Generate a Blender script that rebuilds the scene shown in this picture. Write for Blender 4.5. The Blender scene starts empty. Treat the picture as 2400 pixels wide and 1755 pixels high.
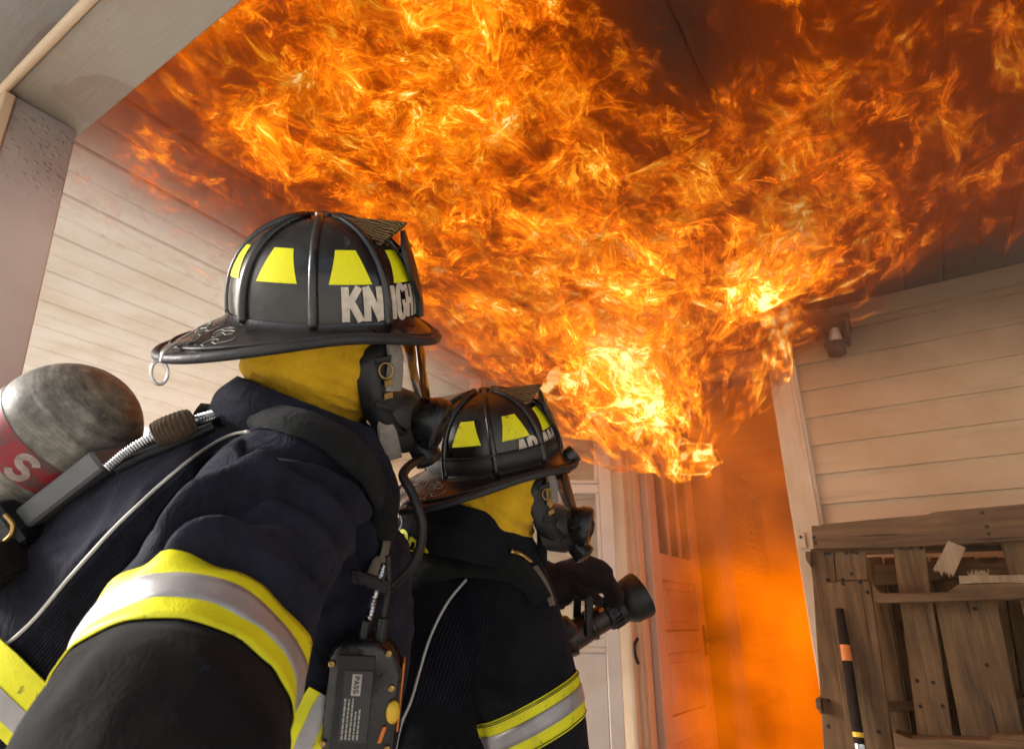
import bpy, bmesh, math, random
import numpy as np
from mathutils import Vector, Matrix, noise as mn
from mathutils.bvhtree import BVHTree
random.seed(7); RNG = np.random.default_rng(7)
SC = bpy.context.scene
COL = SC.collection
rad = math.radians
# ------------------------------------------------------------------ camera
CAM = np.array([0.0, 0.0, 1.07])
YAW, PITCH, ROLL, FPX = rad(-33.145), rad(21.973), rad(0.402), 1432.0     # focal length in pixels of a 2400 wide frame
fw = np.array([math.sin(YAW) * math.cos(PITCH), math.cos(YAW) * math.cos(PITCH), math.sin(PITCH)])
_r = np.array([math.cos(YAW), -math.sin(YAW), 0.0]); _u = np.cross(_r, fw)
rt = math.cos(ROLL) * _r + math.sin(ROLL) * _u
up = -math.sin(ROLL) * _r + math.cos(ROLL) * _u
cd = bpy.data.cameras.new('camera'); cam = bpy.data.objects.new('camera', cd); COL.objects.link(cam)
cd.sensor_width = 36.0; cd.lens = FPX / 2400 * 36.0; cd.clip_start = 0.02; cd.clip_end = 500
cd.dof.use_dof = True; cd.dof.focus_distance = 1.15; cd.dof.aperture_fstop = 7.0
cam.matrix_world = Matrix(((rt[0], up[0], -fw[0], CAM[0]), (rt[1], up[1], -fw[1], CAM[1]), (rt[2], up[2], -fw[2], CAM[2]), (0, 0, 0, 1)))
SC.camera = cam
# ------------------------------------------------------------------ world, sun, exposure
SUN_AZ, SUN_EL = rad(238), rad(24)        # where the sun stands: azimuth from +Y clockwise (behind and to the left of the camera)
wd = bpy.data.worlds.new('World'); SC.world = wd; wd.use_nodes = True
nt = wd.node_tree; nt.nodes.clear()
sky = nt.nodes.new('ShaderNodeTexSky'); sky.sky_type = 'NISHITA'; sky.sun_disc = False
sky.sun_elevation = SUN_EL; sky.sun_rotation = SUN_AZ; sky.dust_density = 4.0; sky.air_density = 1.0
hs = nt.nodes.new('ShaderNodeHueSaturation'); hs.inputs['Saturation'].default_value = 0.45
bg = nt.nodes.new('ShaderNodeBackground'); bg.inputs['Strength'].default_value = 0.125
wo = nt.nodes.new('ShaderNodeOutputWorld')
nt.links.new(sky.outputs[0], hs.inputs['Color']); nt.links.new(hs.outputs[0], bg.inputs[0]); nt.links.new(bg.outputs[0], wo.inputs[0])
sl = bpy.data.lights.new('sun', 'SUN'); sl.energy = 5.0; sl.angle = rad(22); sl.color = (1.0, 0.96, 0.9)
sun = bpy.data.objects.new('sun', sl); COL.objects.link(sun)
sd = Vector((math.sin(SUN_AZ) * math.cos(SUN_EL), math.cos(SUN_AZ) * math.cos(SUN_EL), math.sin(SUN_EL)))
sun.rotation_euler = (-sd).to_track_quat('-Z', 'Y').to_euler()
vs = SC.view_settings; vs.view_transform = 'Standard'; vs.look = 'None'; vs.gamma = 1.0; vs.exposure = 1.12; vs.use_curve_mapping = False
SC.cycles.use_denoising = True
SC.cycles.max_bounces = 5; SC.cycles.diffuse_bounces = 2; SC.cycles.glossy_bounces = 2; SC.cycles.volume_step_rate = 0.6; SC.cycles.volume_max_steps = 64; SC.cycles.use_adaptive_sampling = True; SC.cycles.adaptive_threshold = 0.03; SC.cycles.transparent_max_bounces = 24
SC.cycles.volume_bounces = 1; SC.cycles.sample_clamp_indirect = 6.0
SC.cycles.caustics_reflective = False; SC.cycles.caustics_refractive = False

# ------------------------------------------------------------------ helpers: geometry
def ray(px, py): return fw + (px - 1200) / FPX * rt - (py - 877.5) / FPX * up
def onY(px, py, Y): d = ray(px, py); return CAM + d * ((Y - CAM[1]) / d[1])
def onZ(px, py, Z): d = ray(px, py); return CAM + d * ((Z - CAM[2]) / d[2])
def at(px, py, dep): return CAM + ray(px, py) * dep
def pix(P):
    q = np.asarray(P, float) - CAM; z = q @ fw
    return np.array([1200 + FPX * (q @ rt) / z, 877.5 - FPX * (q @ up) / z, z])
def nrm(v): v = np.asarray(v, float); return v / max(np.linalg.norm(v), 1e-12)

def mesh_obj(name, verts, faces, mat, parent=None, smooth=False, bevel=0.0, autosmooth=None):
    me = bpy.data.meshes.new(name)
    me.from_pydata([tuple(map(float, v)) for v in verts], [], [tuple(map(int, f)) for f in faces]); me.update()
    bm = bmesh.new(); bm.from_mesh(me); bmesh.ops.recalc_face_normals(bm, faces=bm.faces)
    if bevel > 0:
        bmesh.ops.bevel(bm, geom=[e for e in bm.edges if e.is_manifold and e.calc_face_angle(0) > 0.6], offset=bevel, segments=1, affect='EDGES', clamp_overlap=True)
    bm.to_mesh(me); bm.free()
    if smooth:
        for p in me.polygons: p.use_smooth = True
        if autosmooth: me.set_sharp_from_angle(angle=rad(autosmooth))
    o = bpy.data.objects.new(name, me); COL.objects.link(o)
    if mat: me.materials.append(mat)
    if parent: child(o, parent)
    return o
def child(o, parent):
    o.parent = parent
    b = parent_world(parent); o.matrix_parent_inverse = b.inverted()
def parent_world(p):
    m = p.matrix_basis.copy()
    if p.parent: m = parent_world(p.parent) @ p.matrix_parent_inverse @ m
    return m
def tag(o, label, cat=None, group=None, kind=None):
    if label: o['label'] = label
    if cat: o['category'] = cat
    if group: o['group'] = group
    if kind: o['kind'] = kind
    return o
def thing(name, loc, label, cat, group=None):
    o = bpy.data.objects.new(name, None); COL.objects.link(o); o.location = tuple(map(float, loc)); o.empty_display_size = 0.1
    return tag(o, label, cat, group, 'thing')
def boxv(c, ax, ay, az, sx, sy, sz):
    c = np.asarray(c, float); V = []
    for i in (-.5, .5):
        for j in (-.5, .5):
            for k in (-.5, .5): V.append(c + ax * sx * i + ay * sy * j + az * sz * k)
    return V, [(0, 1, 3, 2), (4, 6, 7, 5), (0, 4, 5, 1), (2, 3, 7, 6), (0, 2, 6, 4), (1, 5, 7, 3)]
EX, EY, EZ = np.eye(3)
def box(name, lo, hi, mat, parent=None, bevel=0.0):
    lo = np.array(lo, float); hi = np.array(hi, float)
    V, F = boxv((lo + hi) / 2, EX, EY, EZ, *(hi - lo)); return mesh_obj(name, V, F, mat, parent, bevel=bevel)
def grid_faces(n, m, cu=False, cv=False, off=0):
    F = []
    for i in range(n if cu else n - 1):
        for j in range(m if cv else m - 1):
            a, b = i, (i + 1) % n; c, d = j, (j + 1) % m
            F.append((off + a * m + c, off + b * m + c, off + b * m + d, off + a * m + d))
    return F
def frames(P, ref=None):
    P = np.asarray(P, float); T = np.gradient(P, axis=0); T /= np.linalg.norm(T, axis=1)[:, None] + 1e-12
    n = np.asarray(ref, float) if ref is not None else (EZ if abs(T[0] @ EZ) < .9 else EX)
    N = []
    for t in T:
        n = n - t * (n @ t); n = nrm(n); N.append(n)
    N = np.array(N); return T, N, np.cross(T, N)
def spline(P, n):
    P = np.asarray(P, float); k = len(P)
    if k == 2: return P[0] + (P[1] - P[0]) * np.linspace(0, 1, n)[:, None]
    d = np.r_[0, np.cumsum(np.linalg.norm(np.diff(P, axis=0), axis=1) ** .5)]
    t = np.linspace(0, d[-1], n); out = []
    for x in t:
        i = min(max(np.searchsorted(d, x, 'right') - 1, 0), k - 2)
        p0, p1, p2, p3 = P[max(i - 1, 0)], P[i], P[i + 1], P[min(i + 2, k - 1)]
        d0, d1, d2, d3 = d[max(i - 1, 0)], d[i], d[i + 1], d[min(i + 2, k - 1)]
        m1 = (p2 - p0) / max(d2 - d0, 1e-9); m2 = (p3 - p1) / max(d3 - d1, 1e-9); h = d2 - d1; s = (x - d1) / h
        out.append((2*s**3-3*s*s+1)*p1 + (s**3-2*s*s+s)*h*m1 + (-2*s**3+3*s*s)*p2 + (s**3-s*s)*h*m2)
    return np.array(out)
def tube_geo(P, R, sides=10, ref=None, cap=True, ratio=1.0):
    P = np.asarray(P, float); n = len(P); R = np.broadcast_to(np.asarray(R, float), (n,))
    T, N, B = frames(P, ref); V = []
    for i in range(n):
        for k in range(sides):
            a = 2 * math.pi * k / sides; V.append(P[i] + R[i] * (math.cos(a) * N[i] + ratio * math.sin(a) * B[i]))
    F = grid_faces(n, sides, False, True)
    if cap: F += [tuple(range(sides))[::-1], tuple(range((n - 1) * sides, n * sides))]
    return V, F
def tube(name, P, R, mat, parent=None, sides=10, ref=None, ratio=1.0):
    V, F = tube_geo(P, R, sides, ref, True, ratio); return mesh_obj(name, V, F, mat, parent, smooth=True, autosmooth=50)
def lathe_geo(prof, c, ax, sides=32, ref=None):
    ax = nrm(ax); n = np.asarray(ref, float) if ref is not None else (EZ if abs(ax @ EZ) < .9 else EX)
    n = nrm(n - ax * (n @ ax)); b = np.cross(ax, n); V = []; c = np.asarray(c, float)
    for (t, r) in prof:
        for k in range(sides):
            a = 2 * math.pi * k / sides; V.append(c + ax * t + r * (math.cos(a) * n + math.sin(a) * b))
    m = len(prof); F = grid_faces(m, sides, False, True) + [tuple(range(sides))[::-1], tuple(range((m - 1) * sides, m * sides))]
    return V, F
def lathe(name, prof, c, ax, mat, parent=None, sides=32, autosmooth=35):
    V, F = lathe_geo(prof, c, ax, sides); return mesh_obj(name, V, F, mat, parent, smooth=True, autosmooth=autosmooth)
def merge(*geos):
    V, F = [], []
    for v, f in geos:
        o = len(V); V += list(v); F += [tuple(i + o for i in q) for q in f]
    return V, F
def smoothstep(a, b, x): t = np.clip((np.asarray(x, float) - a) / (b - a), 0, 1); return t * t * (3 - 2 * t)

# ------------------------------------------------------------------ helpers: materials
class NT:
    def __init__(s, name):
        s.m = bpy.data.materials.new(name); s.m.use_nodes = True; s.t = s.m.node_tree; s.t.nodes.clear()
        s.out = s.n('ShaderNodeOutputMaterial'); s._co = None
    def n(s, typ, **kw):
        x = s.t.nodes.new(typ)
        for k, v in kw.items(): setattr(x, k, v)
        return x
    def put(s, sock, v):
        if v is None: return
        if isinstance(v, bpy.types.NodeSocket): s.t.links.new(v, sock)
        else:
            try: sock.default_value = v
            except Exception: sock.default_value = (*v, 1.0) if len(v) == 3 else v[:3]
    def co(s, kind='Object'):
        if s._co is None: s._co = s.n('ShaderNodeTexCoord')
        return s._co.outputs[kind]
    def attr(s, name, out='Vector'): return s.n('ShaderNodeAttribute', attribute_name=name).outputs[out]
    def map(s, v, scale=(1, 1, 1), loc=(0, 0, 0), rot=(0, 0, 0)):
        x = s.n('ShaderNodeMapping'); s.put(x.inputs[0], v); x.inputs['Scale'].default_value = scale; x.inputs['Location'].default_value = loc; x.inputs['Rotation'].default_value = rot
        return x.outputs[0]
    def noise(s, v, scale, detail=4, rough=.55, dist=0, typ='FBM', out='Fac', lac=2.0):
        x = s.n('ShaderNodeTexNoise', noise_type=typ); s.put(x.inputs['Vector'], v)
        if typ == 'FBM': x.normalize = True
        x.inputs['Scale'].default_value = scale; x.inputs['Detail'].default_value = detail; x.inputs['Roughness'].default_value = rough
        x.inputs['Distortion'].default_value = dist; x.inputs['Lacunarity'].default_value = lac
        return x.outputs[out]
    def voro(s, v, scale, feature='F1', out='Distance', rnd=1.0):
        x = s.n('ShaderNodeTexVoronoi', feature=feature); s.put(x.inputs['Vector'], v); x.inputs['Scale'].default_value = scale; x.inputs['Randomness'].default_value = rnd
        return x.outputs[out]
    def math(s, op, a, b=None, c=None, clamp=False):
        x = s.n('ShaderNodeMath', operation=op, use_clamp=clamp); s.put(x.inputs[0], a); s.put(x.inputs[1], b)
        if c is not None: s.put(x.inputs[2], c)
        return x.outputs[0]
    def vmath(s, op, a, b=None):
        x = s.n('ShaderNodeVectorMath', operation=op); s.put(x.inputs[0], a)
        if op == 'SCALE': s.put(x.inputs['Scale'], b)
        else: s.put(x.inputs[1], b)
        return x.outputs[0]
    def rng(s, v, a, b, c=0.0, d=1.0, smooth=True):
        x = s.n('ShaderNodeMapRange', interpolation_type='SMOOTHSTEP' if smooth else 'LINEAR'); s.put(x.inputs[0], v)
        for i, q in enumerate((a, b, c, d)): s.put(x.inputs[i + 1], q)
        return x.outputs[0]
    def ramp(s, v, stops, interp='LINEAR'):
        x = s.n('ShaderNodeValToRGB'); s.put(x.inputs[0], v); e = x.color_ramp.elements; x.color_ramp.interpolation = interp
        c4 = lambda c: (*c, 1.0) if not np.isscalar(c) else (c, c, c, 1)
        e[0].position = stops[0][0]; e[1].position = stops[-1][0]; e[0].color = c4(stops[0][1]); e[1].color = c4(stops[-1][1])
        for p, c in stops[1:-1]: e.new(p).color = c4(c)
        return x.outputs[0]
    def mix(s, f, a, b, typ='MIX'):
        x = s.n('ShaderNodeMix', data_type='RGBA', blend_type=typ); s.put(x.inputs[0], f); s.put(x.inputs[6], a); s.put(x.inputs[7], b); return x.outputs[2]
    def bump(s, h, strength=.3, dist=.01, nrm=None):
        x = s.n('ShaderNodeBump'); s.put(x.inputs['Height'], h); x.inputs['Strength'].default_value = strength; x.inputs['Distance'].default_value = dist
        if nrm is not None: s.put(x.inputs['Normal'], nrm)
        return x.outputs[0]
    def bsdf(s, col, rough=.6, metal=0.0, bump=None, spec=.5, **kw):
        x = s.n('ShaderNodeBsdfPrincipled'); s.put(x.inputs['Base Color'], col); s.put(x.inputs['Roughness'], rough); s.put(x.inputs['Metallic'], metal)
        s.put(x.inputs['Specular IOR Level'], spec)
        if bump is not None: s.put(x.inputs['Normal'], bump)
        for k, v in kw.items(): s.put(x.inputs[k.replace('_', ' ')], v)
        s.t.links.new(x.outputs[0], s.out.inputs[0]); return s.m
    def sep(s, v): x = s.n('ShaderNodeSeparateXYZ'); s.put(x.inputs[0], v); return x.outputs
    def comb(s, a, b, c): x = s.n('ShaderNodeCombineXYZ'); s.put(x.inputs[0], a); s.put(x.inputs[1], b); s.put(x.inputs[2], c); return x.outputs[0]

def plain(name, col, rough=.6, metal=0.0, var=.15, scale=20, bscale=60, bstr=.15, spec=.5):
    t = NT(name); c = t.co(); n = t.noise(c, scale, 5, .6)
    a = tuple(x * (1 - var) for x in col); b = tuple(min(1, x * (1 + var)) for x in col)
    colr = t.ramp(n, [(.3, a), (.7, b)]); rg = t.rng(t.noise(c, scale * 2.3, 3), .3, .7, max(rough - .1, .02), min(rough + .1, 1))
    return t.bsdf(colr, rg, metal, t.bump(t.noise(c, bscale, 4), bstr, .003), spec)
# ------------------------------------------------------------------ materials of the place
S = 1.3
YW = 2.86                       # house wall
ZC = 1.07 + 1.0219 * S          # porch ceiling
DOOR_TOP = (-0.85, 2.5)             # the door top
def soot_smoke_mask(t, near=.75, far=1.75, seed=0):  # dimming by dark smoke, put into the colour of the sooty ceiling
    c = t.co(); x, y, z = t.sep(c)[:3]
    dx = t.math('SUBTRACT', x, -0.25); dy = t.math('SUBTRACT', y, 1.9)
    d = t.math('SQRT', t.math('ADD', t.math('MULTIPLY', t.math('MULTIPLY', dx, dx), .8), t.math('MULTIPLY', t.math('MULTIPLY', dy, dy), .5)))
    d = t.math('ADD', d, t.math('MULTIPLY', t.math('SUBTRACT', t.noise(c, 2.5, 4), .5), .7))
    return t.rng(d, near, far, 1.0, 0.0)
def paint(name, col, grain_axis=None, soot_smoke=False, dirt=.25, rough=.55, sootz=None):
    t = NT(name); c = t.co()
    sc = {None: (1, 1, 1), 'x': (.08, 1, 1), 'y': (1, .08, 1), 'z': (1, 1, .08)}[grain_axis]
    v = t.map(c, sc); g = t.noise(v, 90, 5, .65); big = t.noise(c, 3.2, 5, .6); mid = t.noise(t.map(c, sc), 16, 5, .7)
    base = t.mix(t.rng(big, .35, .75), col, tuple(k * m for k, m in zip(col, (.84, .78, .68))))
    base = t.mix(t.math('MULTIPLY', t.rng(mid, .52, .78), dirt), base, (.30, .23, .16))
    base = t.mix(t.math('MULTIPLY', t.rng(g, .6, .85), .35), base, (.34, .27, .2))
    sp = t.rng(t.voro(c, 26), .035, .075, 1, 0); base = t.mix(t.math('MULTIPLY', sp, t.rng(t.noise(c, 7, 2), .5, .65)), base, (.09, .06, .045))
    if soot_smoke: base = t.mix(t.math('MULTIPLY', soot_smoke_mask(t), .97), base, (.016, .011, .009))
    if sootz:
        z = t.sep(c)[2]; zz = t.math('ADD', z, t.math('MULTIPLY', t.math('SUBTRACT', t.noise(c, 4, 4), .5), .25))
        base = t.mix(t.rng(zz, sootz[0], sootz[1], 0, .8), base, (.10, .062, .035))
    bp = t.bump(t.math('ADD', g, t.math('MULTIPLY', mid, .6)), .35, .0025)
    return t.bsdf(base, rough, 0, bp, .4)
M_SIDING = paint('fire_warmed_siding_paint', (.66, .475, .30), 'x', dirt=.5, sootz=(1.9, 2.34))  # off-white siding with the fire's warm light put into its base colour
M_CEIL = paint('ceiling_paint', (.80, .75, .70), 'y', soot_smoke=True, dirt=.15)
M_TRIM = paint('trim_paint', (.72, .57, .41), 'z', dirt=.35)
M_BEAM = paint('beam_paint', (.38, .34, .29), 'x', dirt=.2)
def column_paint():
    t = NT('blistered_column_paint'); c = t.co(); z = t.sep(c)[2]
    blist = t.math('MULTIPLY', t.rng(t.math('ADD', t.voro(t.map(c, (1, 1, 1)), 62), t.math('MULTIPLY', t.noise(c, 30, 3), .5)), .2, .7, 1, 0), t.rng(t.math('ADD', z, t.math('MULTIPLY', t.noise(c, 6, 3), .25)), 2.02, 2.2))
    base = t.mix(t.rng(t.noise(c, 4, 5), .3, .75), (.76, .73, .71), (.66, .62, .60))
    base = t.mix(t.rng(t.math('ADD', z, t.math('MULTIPLY', t.noise(c, 5, 4), .3)), 1.95, 2.45, 0, .7), base, (.13, .10, .085))
    return t.bsdf(base, .5, 0, t.bump(t.math('ADD', t.math('MULTIPLY', blist, 2.2), t.math('MULTIPLY', t.noise(c, 50, 4), .15)), .45, .004), .4)
M_COL = column_paint()
M_DOOR = paint('door_paint', (.66, .52, .44), 'z', dirt=.4, rough=.5)
M_STORM = paint('storm_door_paint', (.74, .70, .65), 'z', dirt=.18, rough=.4)
def wood(name, a, b, axis, dark=(.03, .02, .014), sc=1.0):
    t = NT(name); c = t.co('Object'); rnd = t.n('ShaderNodeObjectInfo').outputs['Random']
    off = t.comb(t.math('MULTIPLY', rnd, 37.0), t.math('MULTIPLY', rnd, 91.0), t.math('MULTIPLY', rnd, 13.0))
    v = t.vmath('ADD', c, off)
    m = {'x': (.07, 1, 1), 'y': (1, .07, 1), 'z': (1, 1, .07)}[axis]
    vg = t.map(v, m); g = t.noise(vg, 55 * sc, 6, .7, .6); rings = t.noise(vg, 14 * sc, 3, .5, 1.5); big = t.noise(v, 3, 4, .6)
    base = t.ramp(t.math('ADD', t.math('MULTIPLY', g, .55), t.math('MULTIPLY', rings, .45)), [(.36, a), (.5, tuple((p + q) / 2 for p, q in zip(a, b))), (.63, b)])
    base = t.mix(t.rng(big, .45, .8, 0, .6), base, tuple(k * .45 for k in a))
    base = t.mix(t.math('MULTIPLY', t.rng(rnd, 0, 1, 0, .5, False), .35), base, (.10, .075, .055))
    crack = t.rng(t.noise(t.map(v, {'x': (.04, 1, 1), 'y': (1, .04, 1), 'z': (1, 1, .04)}[axis]), 38, 2, .5, .3), .66, .72)
    base = t.mix(t.math('MULTIPLY', crack, .8), base, dark)
    kn = t.rng(t.voro(t.map(v, {'x': (.5, 1, 1), 'y': (1, .5, 1), 'z': (1, 1, .5)}[axis]), 6.5), .05, .13, 1, 0)
    base = t.mix(t.math('MULTIPLY', kn, .75), base, dark)
    return t.bsdf(base, t.rng(g, .3, .7, .75, .9), 0, t.bump(t.math('SUBTRACT', g, t.math('MULTIPLY', crack, .8)), .6, .004), .25)
M_WOODV = wood('pallet_wood_upright', (.075, .042, .021), (.27, .15, .068), 'z')
M_WOODH = wood('pallet_wood_level', (.075, .042, .021), (.25, .14, .065), 'x')
M_WOODN = wood('fresh_split_wood', (.26, .17, .10), (.46, .34, .21), 'z')
def ground_mat(name, a, b, sc):
    t = NT(name); c = t.co(); n = t.noise(c, sc, 6, .65)
    return t.bsdf(t.ramp(n, [(.3, a), (.7, b)]), .9, 0, t.bump(n, .4, .01), .2)
M_GROUND = ground_mat('pale_gravel_ground', (.42, .40, .37), (.60, .58, .54), 9)
M_DECK = wood('deck_boards', (.28, .265, .25), (.46, .44, .41), 'x')
M_BLACKMETAL = plain('black_iron', (.02, .016, .013), .5, .2)
M_STEEL = plain('bright_steel', (.62, .62, .63), .28, 1.0, .08)
M_BRASS = plain('aged_brass', (.42, .27, .09), .35, 1.0, .2)
M_NAIL = plain('nail_head', (.025, .02, .018), .6, .5)

# ------------------------------------------------------------------ ground, porch floor, sky-facing roof
def sheet(name, x0, x1, y0, y1, z, mat):
    return mesh_obj(name, [(x0, y0, z), (x1, y0, z), (x1, y1, z), (x0, y1, z)], [(0, 1, 2, 3)], mat)
tag(sheet('ground', -160, 160, -160, 160, -0.02, M_GROUND), None, kind='structure')
YB0, YB1, ZB = 0.265, 0.43, ZC - 0.15       # beam under-face
floor = tag(box('porch_floor', (-7.5, .12, -.015), (3.2, YW - .02, .0), M_DECK), None, kind='structure')
me_deck = None
for i in range(19):
    y0 = .13 + i * .142
    if me_deck is None:
        b = box('deck_board', (-7.5, y0, .004), (3.2, y0 + .136, .03), M_DECK, floor); me_deck = b.data
    else:
        b = bpy.data.objects.new('deck_board', me_deck); COL.objects.link(b); b.location = (0, i * .142, 0); child(b, floor)

# ------------------------------------------------------------------ porch ceiling: soffit boards running from the beam to the house
XL = [1.05, .76, .50, .2925, .023, -.243, -.507, -.78, -1.053, -1.326, -1.6, -1.9, -2.197, -2.49, -2.80, -3.107, -3.41, -3.72, -4.03, -4.34, -4.65]
ceil_root = tag(box('porch_ceiling', (XL[-1] - .1, YB0 + .02, ZC + .014), (XL[0], YW + .1, ZC + .05), M_CEIL), 'pale sooty soffit board ceiling of the porch, coloured darker for the smoke below it', kind='structure')
def soffit(x0, x1):
    w = x1 - x0; g = .007
    pr = [(x0 + .0015, .012), (x0 + .0015, .004), (x0 + g, 0), (x0 + w * .47, 0), (x0 + w * .49, .0022), (x0 + w * .51, .0022), (x0 + w * .52, -.001), (x1 - g - .004, -.001), (x1 - .003, .004), (x1 - .003, .012)]
    V = [(x, y, ZC + z) for y in (YB1 - .02, YW + .01) for x, z in pr]; n = len(pr)
    return V, [(i, i + 1, n + i + 1, n + i) for i in range(n - 1)] + [(n - 1, 0, n, 2 * n - 1), tuple(range(n)), tuple(range(n, 2 * n))]
for a, b in zip(XL[1:], XL[:-1]):
    V, F = soffit(a, b); mesh_obj('soffit_board', V, F, M_CEIL, ceil_root)
# ------------------------------------------------------------------ outer beam, eave and column
bm_ = thing('porch_beam', (-1.5, (YB0 + YB1) / 2, ZB), 'painted porch beam running overhead above the corner column', 'beam')
box('beam_board', (-4.8, YB0 + .004, ZB), (1.1, YB1, ZC + .05), M_BEAM, bm_, .003)
V, F = tube_geo(spline(np.array([(-4.8 + i * .65, YB0 - .004 + .004 * math.sin(i * 2.1), ZB - .003 + .004 * math.sin(i * 1.3)) for i in range(10)]), 60), .011, 8)
mesh_obj('edge_bead', V, F, M_TRIM, bm_, smooth=True)
tag(box('eave_soffit', (-4.8, -.9, ZC - .06), (1.1, YB0 + .003, ZC - .02), paint('eave_paint', (.32, .30, .30), 'x', dirt=.1)), 'grey eave soffit outside the porch beam', kind='structure')
tag(box('porch_roof', (-4.85, -.95, ZC + .06), (3.3, YW + 3.5, ZC + .12), M_BLACKMETAL), 'porch and house roof deck above the ceiling', kind='structure')
colm = thing('porch_column', (-2.0, .36, 0), 'square white porch column with blistered sooty paint at its top', 'column')
ct = onZ(190, 311, ZB); cb = onY(72, 850, ct[1])              # near inner corner, top and lower
lean = (cb[0] - ct[0]) / (cb[2] - ct[2])
def colx(z): return ct[0] + lean * (z - ct[2])
V = []
for z in (.03, ZB - .002):
    for dx, y in ((0, YB0 + .018), (0, YB1 - .012), (-.17, YB1 - .012), (-.17, YB0 + .018)): V.append((colx(z) + dx, y, z))
mesh_obj('shaft', V, [(0, 1, 2, 3), (4, 5, 6, 7), (0, 1, 5, 4), (1, 2, 6, 5), (2, 3, 7, 6), (3, 0, 4, 7)], M_COL, colm, bevel=.003)
V = [(colx(z) + dx, y, z) for z in (.03, ZB - .012) for dx, y in ((.012, YB0 - .006), (.012, YB0 + .016), (-.182, YB0 + .016), (-.182, YB0 - .006))]
mesh_obj('corner_board', V, [(0, 1, 2, 3), (4, 5, 6, 7), (0, 1, 5, 4), (1, 2, 6, 5), (2, 3, 7, 6), (3, 0, 4, 7)], M_TRIM, colm, bevel=.003)

# ------------------------------------------------------------------ house wall with lap siding
DXL, DXR = -1.20, -.425          # door opening
hw = thing('house_wall', (0, YW, 0), 'white lap siding house wall around the burning doorway', 'wall')
M_CORE = plain('wall_core', (.25, .2, .15), .9)
DZ = 2.16
box('sheathing', (DXR + .0, YW + .02, 0), (3.2, YW + .14, ZC + .05), M_CORE, hw)
box('sheathing', (-4.8, YW + .02, 0), (DXL, YW + .14, ZC + .05), M_CORE, hw)
box('sheathing', (DXL, YW + .02, DZ), (DXR, YW + .14, ZC + .05), M_CORE, hw)
EXPO = .1252; z_ref = 1.07 + (1.597 - 1.05) * S
zs = [z_ref + (k) * EXPO for k in range(-14, 7)]
def lap(x0, x1, z0):
    z1 = min(z0 + EXPO + .02, ZC - .004)
    pr = [(YW - .010, z0), (YW + .012, z0), (YW + .019, z1), (YW + .008, z1)]
    V = [(x, y, z) for x in (x0, x1) for y, z in pr]
    return V, [(0, 1, 2, 3), (7, 6, 5, 4), (0, 4, 5, 1), (1, 5, 6, 2), (2, 6, 7, 3), (3, 7, 4, 0)]
CW = .105
for z0 in zs:
    if z0 > ZC - .05: continue
    above = z0 + EXPO > DZ + CW
    segs = [(-4.8, 3.2)] if above else [(DXR + CW - .004, 3.2), (-4.8, DXL - CW + .004)]
    for x0, x1 in segs:
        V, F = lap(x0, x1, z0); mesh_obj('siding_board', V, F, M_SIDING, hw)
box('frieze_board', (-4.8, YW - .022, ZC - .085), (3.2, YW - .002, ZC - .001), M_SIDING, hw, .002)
# door frame
df = thing('door_frame', (-.81, YW, 0), 'white wooden frame around the burning doorway', 'door frame')
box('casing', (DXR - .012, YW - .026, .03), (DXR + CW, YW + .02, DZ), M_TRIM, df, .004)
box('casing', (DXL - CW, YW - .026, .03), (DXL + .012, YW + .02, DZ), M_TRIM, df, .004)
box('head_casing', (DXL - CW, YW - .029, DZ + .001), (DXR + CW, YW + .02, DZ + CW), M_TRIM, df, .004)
box('jamb', (DXR - .014, YW + .021, .03), (DXR + .0, YW + .15, DZ), M_TRIM, df)
box('jamb', (DXL, YW + .021, .03), (DXL + .03, YW + .15, DZ), M_TRIM, df)
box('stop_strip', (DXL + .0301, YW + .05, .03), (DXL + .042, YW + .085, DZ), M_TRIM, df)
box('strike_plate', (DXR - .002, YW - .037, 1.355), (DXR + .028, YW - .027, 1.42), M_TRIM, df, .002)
tube('strike_screw', [(DXR + .012, YW - .041, 1.40), (DXR + .012, YW - .036, 1.40)], .006, M_NAIL, df, 8)
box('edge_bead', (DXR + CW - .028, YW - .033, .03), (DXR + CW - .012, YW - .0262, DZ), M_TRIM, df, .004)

# ------------------------------------------------------------------ storm door, swung open towards the camera, glass in two panes
SH = np.array([DXL - .035, YW - .06]); sa = rad(-147)
sdv = np.array([math.cos(sa), math.sin(sa), 0.0]); snv = np.array([-sdv[1], sdv[0], 0.0])
SWID = min(np.linspace(.5, 1.1, 601), key=lambda w: abs(pix([SH[0] + w * sdv[0], SH[1] + w * sdv[1], 1.9])[0] - 1096))
sfree = np.array([SH[0], SH[1], 0]) + sdv * SWID
d_ = ray(1096, 822); tt = (sfree[:2] @ d_[:2]) / (d_[:2] @ d_[:2]); ZS1 = 1.07 + tt * d_[2]
print('storm', SWID, sfree, ZS1)
storm = thing('storm_door', (SH[0], SH[1], 0), 'white storm door with two glass panes swung open behind the second firefighter', 'door')
def sbox(name, u0, u1, z0, z1, th, M, par, off=0.0, bevel=.004, base=None, dv=None, nv=None):
    base = np.array([SH[0], SH[1], 0]) if base is None else base; dv = sdv if dv is None else dv; nv = snv if nv is None else nv
    V, F = boxv(base + dv * (u0 + u1) / 2 + EZ * (z0 + z1) / 2 + nv * off, dv, nv, EZ, u1 - u0, th, z1 - z0); return mesh_obj(name, V, F, M, par, bevel=bevel)
def zat(px, py, u):          # height of the pixel on the storm door at distance u from the hinge
    p = np.array([SH[0], SH[1]]) + sdv[:2] * u; d = ray(px, py); return 1.07 + (p @ d[:2]) / (d[:2] @ d[:2]) * d[2]
zm = zat(1430, 1140, .07); zb = zat(1430, 1505, .07)
print('storm rails', zm, zb)
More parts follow.
